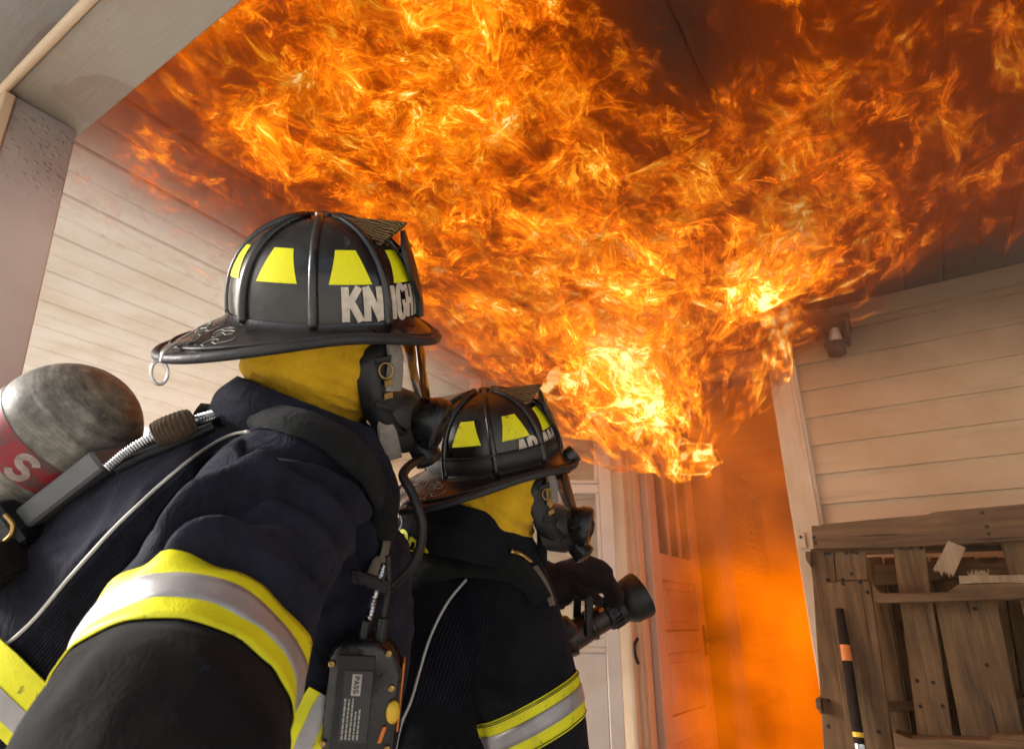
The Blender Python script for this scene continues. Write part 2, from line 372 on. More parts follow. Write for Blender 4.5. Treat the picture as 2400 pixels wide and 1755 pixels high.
sbox('stile', 0, .065, .05, ZS1, .032, M_STORM, storm); sbox('stile', SWID - .065, SWID, .05, ZS1, .032, M_STORM, storm)
sbox('top_rail', .0655, SWID - .0655, ZS1 - .06, ZS1, .03, M_STORM, storm)
sbox('middle_rail', .0655, SWID - .0655, zm - .035, zm + .012, .030, M_STORM, storm)
sbox('rail_moulding', .0655, SWID - .0655, zm + .014, zm + .03, .04, M_STORM, storm)
sbox('bottom_rail', .0655, SWID - .0655, zb - .02, zb + .02, .030, M_STORM, storm)
sbox('rail_moulding', .0655, SWID - .0655, zb - .04, zb - .022, .042, M_STORM, storm)
sbox('kick_panel', .0655, SWID - .0655, .05, zb - .042, .024, M_STORM, storm)
def glass_mat():
    t = NT('smoky_window_glass'); c = t.co(); g = t.n('ShaderNodeBsdfGlossy'); g.inputs['Roughness'].default_value = .03; g.inputs['Color'].default_value = (.8, .8, .8, 1)
    tr = t.n('ShaderNodeBsdfTransparent'); tr.inputs[0].default_value = (.93, .94, .92, 1)
    df_ = t.n('ShaderNodeBsdfDiffuse'); df_.inputs[0].default_value = (.62, .58, .52, 1)
    fr = t.n('ShaderNodeFresnel'); fr.inputs[0].default_value = 1.5
    m1 = t.n('ShaderNodeMixShader'); t.put(m1.inputs[0], fr.outputs[0]); t.t.links.new(tr.outputs[0], m1.inputs[1]); t.t.links.new(g.outputs[0], m1.inputs[2])
    m2 = t.n('ShaderNodeMixShader'); t.put(m2.inputs[0], t.rng(t.noise(c, 3, 5, .65), .3, .8, .10, .38)); t.t.links.new(m1.outputs[0], m2.inputs[1]); t.t.links.new(df_.outputs[0], m2.inputs[2])
    t.t.links.new(m2.outputs[0], t.out.inputs[0]); return t.m
M_GLASS = glass_mat()
sbox('glass_pane', .066, SWID - .066, zm + .031, ZS1 - .061, .004, M_GLASS, storm, bevel=0)
sbox('glass_pane', .066, SWID - .066, zb + .021, zm - .036, .004, M_GLASS, storm, .008, bevel=0)
for u0, u1 in ((.066, .082), (SWID - .082, SWID - .066)):
    sbox('glazing_bead', u0, u1, zm + .031, ZS1 - .061, .014, M_STORM, storm, 0, 0); sbox('glazing_bead', u0, u1, zb + .021, zm - .036, .016, M_STORM, storm, .008, 0)
for z in (.35, 1.1, 1.75):
    tube('hinge', [(SH[0] - .004, SH[1] - .004, z), (SH[0] - .004, SH[1] - .004, z + .09)], .008, M_STEEL, storm, 8)
# ------------------------------------------------------------------ panelled inner door, opened inwards
DH = np.array([DXL + .045, YW + .16, 0]); DWID = .74
best = None
for a in np.linspace(rad(20), rad(140), 1201):
    p = DH + DWID * np.array([math.cos(a), math.sin(a), 0]) + EZ * 1.2; q = pix(p)
    if best is None or abs(q[0] - 1640) < best[0]: best = (abs(q[0] - 1640), a)
da = best[1]; ddv = np.array([math.cos(da), math.sin(da), 0.0]); dnv = np.array([-ddv[1], ddv[0], 0.0]); print('door', math.degrees(da))
door = thing('panelled_door', DH, 'old glazed panelled door standing open inwards in the smoke', 'door')
def dbox(name, u0, u1, z0, z1, th, M, off=0.0, bevel=.004, par=None): return sbox(name, u0, u1, z0, z1, th, M, par or door, off, bevel, DH, ddv, dnv)
DZ1 = 2.0; zl = 1.40
dbox('stile', 0, .11, .05, DZ1, .042, M_DOOR); dbox('stile', DWID - .11, DWID, .05, DZ1, .042, M_DOOR)
for z0, z1 in ((.05, .22), (.55, .66), (.93, 1.03), (zl - .13, zl), (DZ1 - .11, DZ1)): dbox('rail', .1105, DWID - .1105, z0, z1, .04, M_DOOR)
for z0, z1 in ((.22, .55), (.66, .93), (1.03, zl - .13)):
    dbox('door_panel', .1105, DWID - .1105, z0, z1, .014, M_DOOR); dbox('raised_field', .16, DWID - .16, z0 + .04, z1 - .04, .026, M_DOOR, 0, .008)
for u in (.285, .455): dbox('glazing_bar', u - .014, u + .014, zl, DZ1 - .11, .03, M_DOOR)
for u0, u1 in ((.111, .27), (.3, .44), (.47, DWID - .111)): dbox('window_pane', u0, u1, zl, DZ1 - .11, .004, M_GLASS, 0, 0)
kb = DH + ddv * (DWID - .05) + EZ * .98
lathe('door_knob', [(0, .012), (.02, .01), (.03, .024), (.05, .028), (.062, .02), (.066, .001)], kb - dnv * .021, -dnv, M_BLACKMETAL, door, 16)
dbox('lock_plate', DWID - .075, DWID - .03, .9, 1.06, .046, M_BLACKMETAL)
hp = onY(1496, 1525, YW - .03)
tube('latch_handle', spline([hp + EZ * .05, hp + EZ * .03 - EY * .035, hp - EZ * .01 - EY * .04, hp - EZ * .05 - EY * .01], 14), .008, M_BLACKMETAL, df, 8)
# ------------------------------------------------------------------ burning room behind the doorway
M_ROOM = paint('room_paint', (.5, .42, .32), None, dirt=.5)
room = tag(box('room_floor', (-2.6, YW + .14, -.02), (.9, YW + 3.2, .02), M_DECK), 'floor of the burning room behind the door', kind='structure')
for nm, lo, hi in (('room_wall', (-2.65, YW + .14, 0), (-2.55, YW + 3.2, ZC)), ('room_wall', (.55, YW + .14, 0), (.65, YW + 3.2, ZC)),
                   ('room_wall', (-2.65, YW + 3.2, 0), (.65, YW + 3.3, ZC)), ('room_ceiling', (-2.65, YW + .14, ZC - .02), (.65, YW + 3.3, ZC + .04))):
    tag(box(nm, lo, hi, M_ROOM), None, kind='structure')
lv = thing('louvred_panel', (-1.0, YW + .7, 0), 'louvred cupboard front on the side wall inside the smoky room', 'louvre door')
ly0, ly1 = YW + 1.02, YW + 1.95
box('frame_post', (-1.03, ly1, .05), (-.95, ly1 + .06, 2.0), M_DOOR, lv, .004); box('frame_post', (-1.03, ly0 - .06, .05), (-.95, ly0, 2.0), M_DOOR, lv, .004)
box('bottom_board', (-1.03, ly0, .05), (-.945, ly1, .62), M_DOOR, lv, .004); box('top_board', (-1.03, ly0, 1.9), (-.95, ly1, 2.0), M_DOOR, lv, .004)
for i in range(25):
    z = .68 + i * .05
    V, F = boxv((-.985, (ly0 + ly1) / 2, z), nrm((.7, 0, -.7)), EY, nrm((.7, 0, .7)), .05, ly1 - ly0, .008); mesh_obj('slat', V, F, M_DOOR, lv)
box('backing_board', (-1.06, ly0, .05), (-1.04, ly1, 2.0), M_DOOR, lv)
def hot_smoke_mat():
    t = NT('glowing_smoke'); c = t.co(); x, y, z = t.sep(c)[:3]
    ab = t.n('ShaderNodeVolumeAbsorption'); ab.inputs['Color'].default_value = (.30, .26, .22, 1); ab.inputs['Density'].default_value = 1.3
    em = t.n('ShaderNodeEmission'); em.inputs['Color'].default_value = (1.0, .185, .002, 1)
    cool = t.math('MULTIPLY', t.rng(z, 1.0, 1.75), t.rng(x, -1.1, -.75))        # a cooler, darker cloud hangs under the lintel
    e = t.math('MULTIPLY', t.rng(t.noise(t.map(c, (1, 1, 1), (.4, 2.1, .3)), 2.4, 3, .55), .36, .64, .15, 1.2), t.math('SUBTRACT', 1.0, t.math('MULTIPLY', cool, .72)))
    t.put(em.inputs['Strength'], t.math('MULTIPLY', e, .72))
    ad = t.n('ShaderNodeAddShader'); t.t.links.new(ab.outputs[0], ad.inputs[0]); t.t.links.new(em.outputs[0], ad.inputs[1])
    t.t.links.new(ad.outputs[0], t.out.inputs['Volume']); return t.m
M_HOT = hot_smoke_mat()
tag(box('hot_smoke', (-1.085, YW + .15, .03), (.5, YW + 3.15, ZC - .03), M_HOT), 'glowing orange smoke filling the room behind the doorway', 'smoke', kind='stuff')

# thin smoke banked up under the porch ceiling
def smoke_mat():
    t = NT('thin_smoke'); pv = t.n('ShaderNodeVolumeScatter'); pv.inputs['Color'].default_value = (.70, .62, .55, 1); pv.inputs['Density'].default_value = .06; pv.inputs['Anisotropy'].default_value = .3
    t.t.links.new(pv.outputs[0], t.out.inputs['Volume']); return t.m
tag(box('smoke_layer', (-4.7, .95, 1.25), (1.6, YW - .05, ZC + .3), smoke_mat()), 'thin smoke hanging under the porch ceiling', 'smoke', kind='stuff')

# ------------------------------------------------------------------ the fire: layered, folded flame fronts rolling out of the door under the ceiling
def flame_mat(name, seed, k=1.0, amp=1.0):
    t = NT(name); t.m.cycles.emission_sampling = 'NONE'
    p = t.vmath('ADD', t.attr('flow'), (seed * 7.31, seed * 3.17, seed * 5.7)); heat = t.attr('hot_env', 'Fac')
    def warp(v, sc, a, det=2):
        n = t.noise(v, sc, det, .5, 0, out='Color'); return t.vmath('ADD', v, t.vmath('SCALE', t.vmath('SUBTRACT', n, (.5, .5, .5)), a))
    w1 = warp(p, 1.6, .55); w2 = warp(w1, 4.5, .22); w3 = warp(w2, 11.0, .075, 3)
    big = t.noise(w1, 1.9, 2, .5); body = t.noise(w2, 4.2, 5, .58); fine = t.noise(w3, 11, 5, .62)
    # thin bright lines where the front folds back on itself
    r1 = t.math('ABSOLUTE', t.math('SUBTRACT', t.noise(w3, 8.5, 3, .5), .5)); r1 = t.rng(r1, 0.0, .055, 1, 0)
    r2 = t.math('ABSOLUTE', t.math('SUBTRACT', t.noise(w3, 19, 2, .5), .5)); r2 = t.rng(r2, 0.0, .07, 1, 0)
    h = t.math('ADD', t.math('MULTIPLY', t.math('SUBTRACT', body, .5), 1.7), t.math('MULTIPLY', t.math('SUBTRACT', big, .5), 1.9))
    h = t.math('ADD', h, t.math('MULTIPLY', t.math('SUBTRACT', fine, .5), .9))
    h = t.math('ADD', t.math('MULTIPLY', h, amp), t.math('SUBTRACT', t.math('MULTIPLY', heat, 1.05), .38))
    gate = t.rng(h, .0, .35)
    hh = t.math('ADD', h, t.math('MULTIPLY', gate, t.math('ADD', t.math('MULTIPLY', r1, .24), t.math('MULTIPLY', r2, .15))))
    col = t.ramp(hh, [(0.0, (.115, .016, .001)), (.06, (.17, .022, .001)), (.22, (.34, .042, .001)), (.48, (.85, .155, .003)), (.70, (1.25, .39, .010)), (.87, (1.5, .76, .07)), (1.0, (2.1, 1.5, .55))])
    a = t.math('MAXIMUM', t.math('MULTIPLY', t.rng(hh, -.18, .68), t.math('MULTIPLY', t.rng(heat, .05, .62, .38, 1.0), k)), t.rng(heat, -.05, .4, 0, .16), clamp=True)
    em = t.n('ShaderNodeEmission'); t.put(em.inputs[0], col); em.inputs[1].default_value = .74
    tr = t.n('ShaderNodeBsdfTransparent'); mx = t.n('ShaderNodeMixShader'); t.put(mx.inputs[0], a)
    t.t.links.new(tr.outputs[0], mx.inputs[1]); t.t.links.new(em.outputs[0], mx.inputs[2]); t.t.links.new(mx.outputs[0], t.out.inputs[0])
    return t.m
fire = thing('fire', (-.8, YW, 1.9), 'orange flames rolling out of the doorway and across the porch ceiling', 'fire')
def n3(P, sc, seed=0):
    return np.array([mn.noise((p[0] * sc + seed * 3.3, p[1] * sc + seed * 1.7, p[2] * sc + seed)) for p in P])
def heat_of(X, Y):
    left = smoothstep(-2.5, -1.25, X)
    h = .44 + 0 * X
    h = np.maximum(h, .94 * np.exp(-((X + .90) / .36) ** 2 - ((Y - 2.3) / .62) ** 2))
    h = np.maximum(h, .62 * np.exp(-((X + .75) / .62) ** 2 - ((Y - 1.9) / .85) ** 2))
    h = np.maximum(h, .54 * np.exp(-((X + 1.0) / .55) ** 2 - ((Y - 1.0) / .7) ** 2))
    h = np.maximum(h, .86 * np.exp(-((X + .26) / .27) ** 2 - ((Y - 2.12) / .36) ** 2))
    h = h - .40 * np.exp(-((X + .22) / .17) ** 2 - ((Y - 1.02) / .28) ** 2)
    h = h - .17 * smoothstep(-.1, .35, X) - .10 * smoothstep(.75, .4, Y)
    h = h - .06 * smoothstep(.1, .3, X) * smoothstep(1.9, 2.6, Y)
    h = h - .34 * smoothstep(2.25, 2.6, Y) * smoothstep(-.32, -.1, X)
    return h * (.4 + .6 * left) - .30 * (1 - left)
def sag_of(X, Y):
    c = np.exp(-((X + 1.02) / .50) ** 2) * smoothstep(1.5, 2.75, Y)
    return .10 + .30 * c + .20 * np.exp(-((X + 1.0) / .75) ** 2) * smoothstep(.6, 1.9, Y)
NL = 9; layers = []
for k in range(NL):
    f = (k + .5) / NL; nx, ny = 170, 150
    xs = np.linspace(-2.45, 1.15, nx); ys = np.linspace(.3, 2.82, ny); X, Y = np.meshgrid(xs, ys, indexing='ij')
    X = X.ravel(); Y = Y.ravel(); P0 = np.c_[X, Y, np.full_like(X, k * .37)]
    a = n3(P0, 2.2, k); b = n3(P0, 5.0, k + 20); c = n3(P0, 3.1, k + 40); d = n3(P0, 11.0, k + 60)
    sag = sag_of(X, Y); env = 1.0
    Z = ZC - .03 - f * sag * (1 + .35 * a) - (.05 * (a + 1) * .6 + .045 * b + .015 * d) * (.35 + sag * 1.6)
    Z = np.minimum(Z, ZC - .012)
    Xd = X + .08 * c; Yd = np.minimum(Y + .08 * b, YW - .035)
    rho = np.hypot(X + .9, Y - 2.95); phi = np.arctan2(X + .9, 2.95 - Y)
    flow = np.c_[rho * 2.0, phi * 2.6 * (.55 + .5 * rho), np.full_like(X, k * .9) + Z * .8].astype(np.float32)
    heat = heat_of(X + .10 * a, Y + .08 * c) - .10 * f * (1 - np.exp(-((X + .9) / .5) ** 2)) + .06 * f * np.exp(-((X + .95) / .4) ** 2) * smoothstep(1.9, 2.6, Y)
    V = np.c_[Xd, Yd, Z]; me = bpy.data.meshes.new('flame_front')
    me.from_pydata(V.tolist(), [], grid_faces(nx, ny)); me.update()
    heat = heat + .10 * n3(P0, 1.1, k + 80)
    at1 = me.attributes.new('flow', 'FLOAT_VECTOR', 'POINT'); at1.data.foreach_set('vector', flow.ravel())
    at2 = me.attributes.new('hot_env', 'FLOAT', 'POINT'); at2.data.foreach_set('value', heat.astype(np.float32))
    for p_ in me.polygons: p_.use_smooth = True
    me.materials.append(flame_mat('flame', k + 1, .62))
    o = bpy.data.objects.new('flame_front', me); COL.objects.link(o); child(o, fire)
# rounded tongues where the fire spills over the lintel and down
def billow(c, r, heat0, seed, k=.45):
    bm = bmesh.new(); bmesh.ops.create_icosphere(bm, subdivisions=5, radius=1.0)
    U = np.array([v.co[:] for v in bm.verts]); F = [[v.index for v in f.verts] for f in bm.faces]; bm.free()
    n = n3(U, 1.3, seed) * .32 + n3(U, 3.0, seed + 5) * .18 + n3(U, 7.0, seed + 9) * .06
    V = np.asarray(c) + U * np.asarray(r) * (1 + n)[:, None]
    V[:, 2] = np.minimum(V[:, 2], ZC - .012)
    me = bpy.data.meshes.new('flame_billow'); me.from_pydata(V.tolist(), [], F); me.update()
    flow = np.c_[V[:, 2] * 2.0, V[:, 0] * 2.6, V[:, 1] * 2.6].astype(np.float32)
    at1 = me.attributes.new('flow', 'FLOAT_VECTOR', 'POINT'); at1.data.foreach_set('vector', flow.ravel())
    at2 = me.attributes.new('hot_env', 'FLOAT', 'POINT'); at2.data.foreach_set('value', (heat0 + 1.05 * n3(U, 2.3, seed + 53) - .6 * smoothstep(.3, 1.0, np.abs(U[:, 2] + .35 * n3(U, 2.5, seed + 70))) - .25 * smoothstep(.6, 1.0, np.abs(U[:, 0]))).astype(np.float32))
    for p_ in me.polygons: p_.use_smooth = True
    me.materials.append(flame_mat('flame_core', seed + 30, k)); o = bpy.data.objects.new('flame_billow', me); COL.objects.link(o); child(o, fire)
def yp(px, py, Y): return onY(px, py, Y)
for i, (px, py, Y, r, h) in enumerate([
        (1500, 900, 2.6, (.17, .13, .24), .66), (1420, 720, 2.5, (.24, .18, .2), .7), (1570, 960, 2.68, (.11, .09, .17), .74), (1420, 990, 2.62, (.13, .1, .14), .72),
        (1530, 1010, 2.70, (.12, .09, .12), .78), (1625, 1075, 2.78, (.13, .10, .085), .74), (1400, 640, 2.4, (.16, .14, .16), .78), (1490, 740, 2.5, (.14, .12, .17), .84), (1350, 760, 2.45, (.15, .12, .13), .74), (1600, 640, 2.45, (.16, .12, .12), .7), (1815, 830, 2.74, (.075, .06, .13), .86), (1880, 600, 2.55, (.24, .16, .17), .72), (1300, 800, 2.35, (.2, .15, .13), .74),
        (1150, 690, 2.1, (.24, .18, .12), .7), (1320, 900, 2.45, (.16, .12, .1), .66), (1000, 560, 1.75, (.25, .2, .1), .66), (1820, 740, 2.7, (.07, .06, .12), .8)]):
    billow(yp(px, py, Y), r, h, i + 1)
# ------------------------------------------------------------------ materials of the firefighters' gear
def cloth(name, col, col2, sc=900, rough=.92, sheen=.06, b=.35, wrk=.5):
    t = NT(name); c = t.co(); n = t.noise(c, 9, 5, .65); f = t.noise(c, sc * .25, 3, .6)
    base = t.mix(t.rng(n, .35, .7), col, col2); base = t.mix(t.rng(f, .62, .8, 0, .35), base, tuple(min(1, x * 2.2 + .01) for x in col2))
    lint = t.rng(t.voro(c, 60), .018, .03, 1, 0); base = t.mix(t.math('MULTIPLY', lint, t.rng(t.noise(c, 11, 2), .55, .6, 0, .5)), base, (.3, .28, .25))
    wr = t.noise(t.map(c, (1, 1, 1), rot=(.4, .7, .2)), 22, 4, .55, .8); wr = t.math('ABSOLUTE', t.math('SUBTRACT', wr, .5))
    bp = t.bump(wr, wrk, .018); h = t.math('ADD', t.math('MULTIPLY', t.noise(c, sc * .35, 3, .6), .5), t.math('MULTIPLY', n, .6))
    return t.bsdf(base, rough, 0, t.bump(h, b * 1.7, .003, bp), .08, Sheen_Weight=sheen, Sheen_Roughness=.6, Sheen_Tint=(.5, .5, .6))
M_COAT = cloth('navy_turnout_cloth', (.010, .0105, .0165), (.021, .0215, .033))
M_COAT2 = cloth('black_turnout_cloth', (.007, .007, .009), (.012, .012, .015))
M_CHAR = cloth('charcoal_sleeve_patch', (.008, .0075, .0072), (.017, .0155, .0145), 600, .95, .03, .25, .15)
M_RIB = cloth('ribbed_knit', (.008, .008, .012), (.014, .014, .02), 1200)
M_STRAP = cloth('black_strap_webbing', (.010, .011, .011), (.02, .021, .02), 1500)
M_TAN = cloth('sandy_webbing', (.16, .13, .10), (.24, .20, .155), 1500)
M_HOOD = cloth('yellow_knit_hood', (.62, .34, .012), (.82, .48, .022), 700, .9, .1)
M_WHITE = cloth('grey_white_knit', (.24, .21, .18), (.42, .37, .32), 700, .9, .1)
M_KNIT = cloth('brown_knit_sleeve', (.055, .035, .022), (.09, .06, .04), 1200)
def hivis(name, col, dirt):
    t = NT(name); c = t.co(); w = t.voro(t.map(c, (1, 1, 1)), 420); n = t.noise(c, 14, 5, .65); s = t.noise(c, 60, 4, .6)
    base = t.mix(t.math('MULTIPLY', t.rng(n, .5, .75), dirt), col, tuple(x * .55 for x in col))
    base = t.mix(t.math('MULTIPLY', t.rng(s, .62, .72), dirt), base, (.05, .045, .02))
    return t.bsdf(base, .55, 0, t.bump(t.math('ADD', w, t.math('MULTIPLY', n, 2)), .15, .002), .4)
M_YEL = hivis('fluorescent_yellow_trim', (.80, .76, .012), .6)
M_TETRA = hivis('fluorescent_yellow_sticker', (.86, .82, .008), .5)
def silver():
    t = NT('silver_reflective_tape'); c = t.co(); n = t.noise(c, 25, 5, .6); s = t.noise(c, 70, 4, .6)
    base = t.ramp(n, [(.3, (.30, .285, .285)), (.7, (.42, .40, .40))]); base = t.mix(t.rng(s, .63, .75, 0, .5), base, (.12, .1, .08))
    return t.bsdf(base, .42, .25, t.bump(t.voro(c, 500), .12, .001), .5)
M_SILV = silver()
M_PIPE = plain('pale_piping', (.55, .52, .48), .5)
M_STITCH = plain('dark_stitching', (.03, .035, .01), .8)
def helmet_mat(name, col, scuff):
    t = NT(name); c = t.co(); n = t.noise(c, 7, 5, .65); s = t.noise(t.map(c, (1, 1, .35)), 40, 6, .7); f = t.noise(c, 160, 3)
    base = t.mix(t.math('MULTIPLY', t.rng(n, .42, .72), .8), col, scuff); base = t.mix(t.rng(s, .58, .74, 0, .6), base, tuple(x * 2.0 for x in scuff))
    sp = t.rng(t.voro(c, 90), .05, .09, 1, 0); base = t.mix(t.math('MULTIPLY', sp, .5), base, (.004, .004, .004))
    rg = t.rng(n, .3, .7, .18, .36)
    return t.bsdf(base, rg, 0, t.bump(t.math('ADD', t.math('MULTIPLY', f, .3), s), .08, .003), .5, Coat_Weight=.25, Coat_Roughness=.18)
M_HELM = helmet_mat('worn_black_helmet', (.007, .007, .009), (.040, .035, .031))
M_HELM2 = helmet_mat('sooty_black_helmet', (.009, .008, .008), (.024, .019, .016))
M_RIM = plain('rubber_rim', (.018, .018, .02), .55, 0, .3, 40, 120, .25)
M_LEATHER = plain('tooled_leather', (.045, .026, .02), .5, 0, .4, 30, 90, .3)
M_RUBBER = plain('black_rubber', (.007, .007, .008), .48, 0, .3)
M_PLASTIC = plain('black_plastic', (.012, .012, .013), .3, 0, .3)
M_EAGLE = None
def eagle_mat():
    t = NT('engraved_brown_holder'); c = t.co(); w = t.n('ShaderNodeTexWave', wave_type='RINGS'); t.put(w.inputs['Vector'], t.map(c, (1, 1, 1))); w.inputs['Scale'].default_value = 55; w.inputs['Distortion'].default_value = 9; w.inputs['Detail'].default_value = 3
    v = w.outputs['Fac']; base = t.ramp(v, [(.2, (.012, .008, .004)), (.55, (.15, .10, .04)), (.9, (.24, .17, .07))])
    return t.bsdf(base, .5, .2, t.bump(v, .6, .004), .4)
M_EAGLE = eagle_mat()
M_LETTER = plain('cream_sticker_letters', (.60, .52, .42), .6, 0, .25, 60, 90, .1)
def lens_mat():
    t = NT('mask_lens'); g = t.n('ShaderNodeBsdfGlass'); g.inputs['Roughness'].default_value = .03; g.inputs['IOR'].default_value = 1.2; g.inputs['Color'].default_value = (.8, .78, .75, 1)
    tr = t.n('ShaderNodeBsdfTransparent'); mx = t.n('ShaderNodeMixShader'); mx.inputs[0].default_value = .5
    gl = t.n('ShaderNodeBsdfGlossy'); gl.inputs['Roughness'].default_value = .05; fr = t.n('ShaderNodeFresnel'); fr.inputs[0].default_value = 1.5
    t.put(mx.inputs[0], fr.outputs[0]); t.t.links.new(tr.outputs[0], mx.inputs[1]); t.t.links.new(gl.outputs[0], mx.inputs[2]); t.t.links.new(mx.outputs[0], t.out.inputs[0])
    t.t.nodes.remove(g); return t.m
M_LENS = lens_mat()
M_SKIN = plain('face_skin', (.35, .2, .14), .5)  # plain brown skin tone
M_ORANGE = plain('orange_plastic', (.7, .19, .02), .45)
M_YBTN = plain('yellow_button', (.75, .45, .02), .35)
M_LABEL = plain('black_label', (.03, .03, .03), .5)
M_PRINT = plain('grey_print', (.38, .36, .33), .6)

# ------------------------------------------------------------------ stroke letters
def arc(cx, cy, rx, ry, a0, a1, n=9): return [(cx + rx * math.cos(rad(a0 + (a1 - a0) * i / n)), cy + ry * math.sin(rad(a0 + (a1 - a0) * i / n))) for i in range(n + 1)]
GLY = {'K': [[(.1, 0), (.1, 1)], [(.88, 1), (.16, .42)], [(.38, .6), (.92, 0)]], 'N': [[(.1, 0), (.1, 1)], [(.1, 1), (.9, 0)], [(.9, 0), (.9, 1)]], 'I': [[(.5, 0), (.5, 1)]],
       'G': [arc(.5, .72, .4, .26, 20, 180) + arc(.5, .28, .4, .26, 180, 360) + [(.9, .46)], [(.55, .46), (.9, .46)]], 'H': [[(.1, 0), (.1, 1)], [(.9, 0), (.9, 1)], [(.1, .5), (.9, .5)]],
       'T': [[(.5, 0), (.5, .95)], [(.02, .94), (.98, .94)]], 'A': [[(.04, 0), (.5, 1)], [(.5, 1), (.96, 0)], [(.22, .32), (.78, .32)]], 'D': [[(.1, 0), (.1, 1)], [(.1, .95), (.5, .95)] + arc(.5, .7, .4, .25, 90, 0) + arc(.5, .3, .4, .25, 0, -90) + [(.1, .05)]],
       'M': [[(.06, 0), (.06, 1)], [(.06, 1), (.5, .3)], [(.5, .3), (.94, 1)], [(.94, 1), (.94, 0)]], 'S': [arc(.5, .73, .38, .24, 20, 270) + arc(.5, .27, .38, .24, 90, -160)], 'O': [arc(.5, .72, .4, .26, 0, 180) + arc(.5, .28, .4, .26, 180, 360) + [(.9, .72)]],
       'R': [[(.1, 0), (.1, 1)], [(.1, .95), (.5, .95)] + arc(.5, .74, .38, .21, 90, -90) + [(.1, .53)], [(.5, .53), (.92, 0)]], '5': [[(.85, .95), (.2, .95), (.17, .55)] + arc(.5, .32, .38, .29, 120, -150)], '4': [[(.7, 0), (.7, 1)], [(.7, 1), (.05, .3)], [(.05, .3), (.95, .3)]],
       '0': [arc(.5, .72, .4, .26, 0, 180) + arc(.5, .28, .4, .26, 180, 360) + [(.9, .72)]], 'P': [[(.1, 0), (.1, 1)], [(.1, .95), (.5, .95)] + arc(.5, .72, .38, .23, 90, -90) + [(.1, .49)]]}
def stroke_geo(pl, th, aspect, n=4):
    """quads along a polyline; th in glyph heights, aspect = width/height"""
    V, F = [], []
    pts = []
    for a, b in zip(pl[:-1], pl[1:]):
        L = math.hypot((b[0] - a[0]) * aspect, b[1] - a[1]); k = max(1, int(math.ceil(L / .12)))
        for i in range(k): pts.append((a[0] + (b[0] - a[0]) * i / k, a[1] + (b[1] - a[1]) * i / k))
    pts.append(pl[-1]); pts = np.array(pts, float); q = pts * [aspect, 1]
    T = np.gradient(q, axis=0); T /= np.linalg.norm(T, axis=1)[:, None] + 1e-9; N = np.c_[-T[:, 1], T[:, 0]] * th / 2
    q[0] -= 0; A = (q + N) / [aspect, 1]; B = (q - N) / [aspect, 1]
    for a, b in zip(A, B): V += [a, b]
    for i in range(len(A) - 1): F.append((2 * i, 2 * i + 1, 2 * i + 3, 2 * i + 2))
    return V, F
def letter_geo(ch, th, aspect): return merge(*[stroke_geo(p, th, aspect) for p in GLY[ch]])
def letters(text, mapper, th, aspect, gap, mat, parent, name='letter', eps=.0006):
    u = 0.0
    for ch in text:
        if ch == ' ': u += aspect * .6; continue
        w = aspect * (.35 if ch == 'I' else 1.0)
        V, F = letter_geo(ch, th, w)
        W = [mapper(u + p[0] * w, p[1], i) for i, p in enumerate(V)]
        mesh_obj(name, W, F, mat, parent); u += w + gap

# ------------------------------------------------------------------ helmet: ribbed dome, long rear brim, shield and holder
DH_, DA, DB = .150, .137, .116
def helm_frame(px, py, dep, ang, tilt, yaw):
    """local axes of a helmet seen side-on: x towards the face, z up; ang turns it in the picture, tilt leans the top to the viewer, yaw turns the face to the viewer"""
    c = at(px, py, dep); v = nrm(ray(px, py)); x = nrm(rt - v * (rt @ v)); z = np.cross(x, v); z = nrm(z)
    if z @ up < 0: z = -z
    a = rad(ang); x, z = x * math.cos(a) + z * math.sin(a), -x * math.sin(a) + z * math.cos(a)
    y = v.copy()                                    # the far side is the wearer's left
    b = rad(tilt); z, y = z * math.cos(b) - y * math.sin(b), z * math.sin(b) + y * math.cos(b)
    g = rad(yaw); x, y = x * math.cos(g) - y * math.sin(g), x * math.sin(g) + y * math.cos(g)
    return c, x, y, z
class Loc:
    def __init__(s, c, x, y, z): s.c, s.x, s.y, s.z = c, x, y, z
    def __call__(s, p): p = np.asarray(p, float); return s.c + p[..., 0:1] * s.x + p[..., 1:2] * s.y + p[..., 2:3] * s.z
    def one(s, x, y, z): return s.c + x * s.x + y * s.y + z * s.z
    def vec(s, x, y, z): return x * s.x + y * s.y + z * s.z
def dome(th, s, off=0.0):
    k = max(0.0, 1 - max(s, 0) ** 2.5) ** .52
    fl = 1 - .010 * abs(math.sin(4 * th)) * (1 - s)
    a = DA * (1.0 if math.cos(th) > 0 else 1.02)
    p = np.array([a * k * fl * math.cos(th), DB * k * fl * math.sin(th), DH_ * s])
    n = nrm([math.cos(th) / a * k, math.sin(th) / DB * k, (max(s, 0) ** 1.6) / DH_ * 1.1 + .02])
    return p + n * off
def brim_pt(th, w, sc=1.0):
    q = (.5 * (1 - math.cos(th))) ** 1.7; fr = max(0, math.cos(th)) ** 2; sd_ = abs(math.sin(th)) ** 3
    wid = .026 + .006 * fr + .072 * q * sc
    base = dome(th, 0.0) * 1.015; dirn = nrm([math.cos(th), math.sin(th) * .9, 0])
    z = -.003 - w ** 1.15 * (.026 * fr + .050 * q - .008 * sd_)
    return np.array([base[0], base[1], 0]) + dirn * wid * w + np.array([0, 0, z])
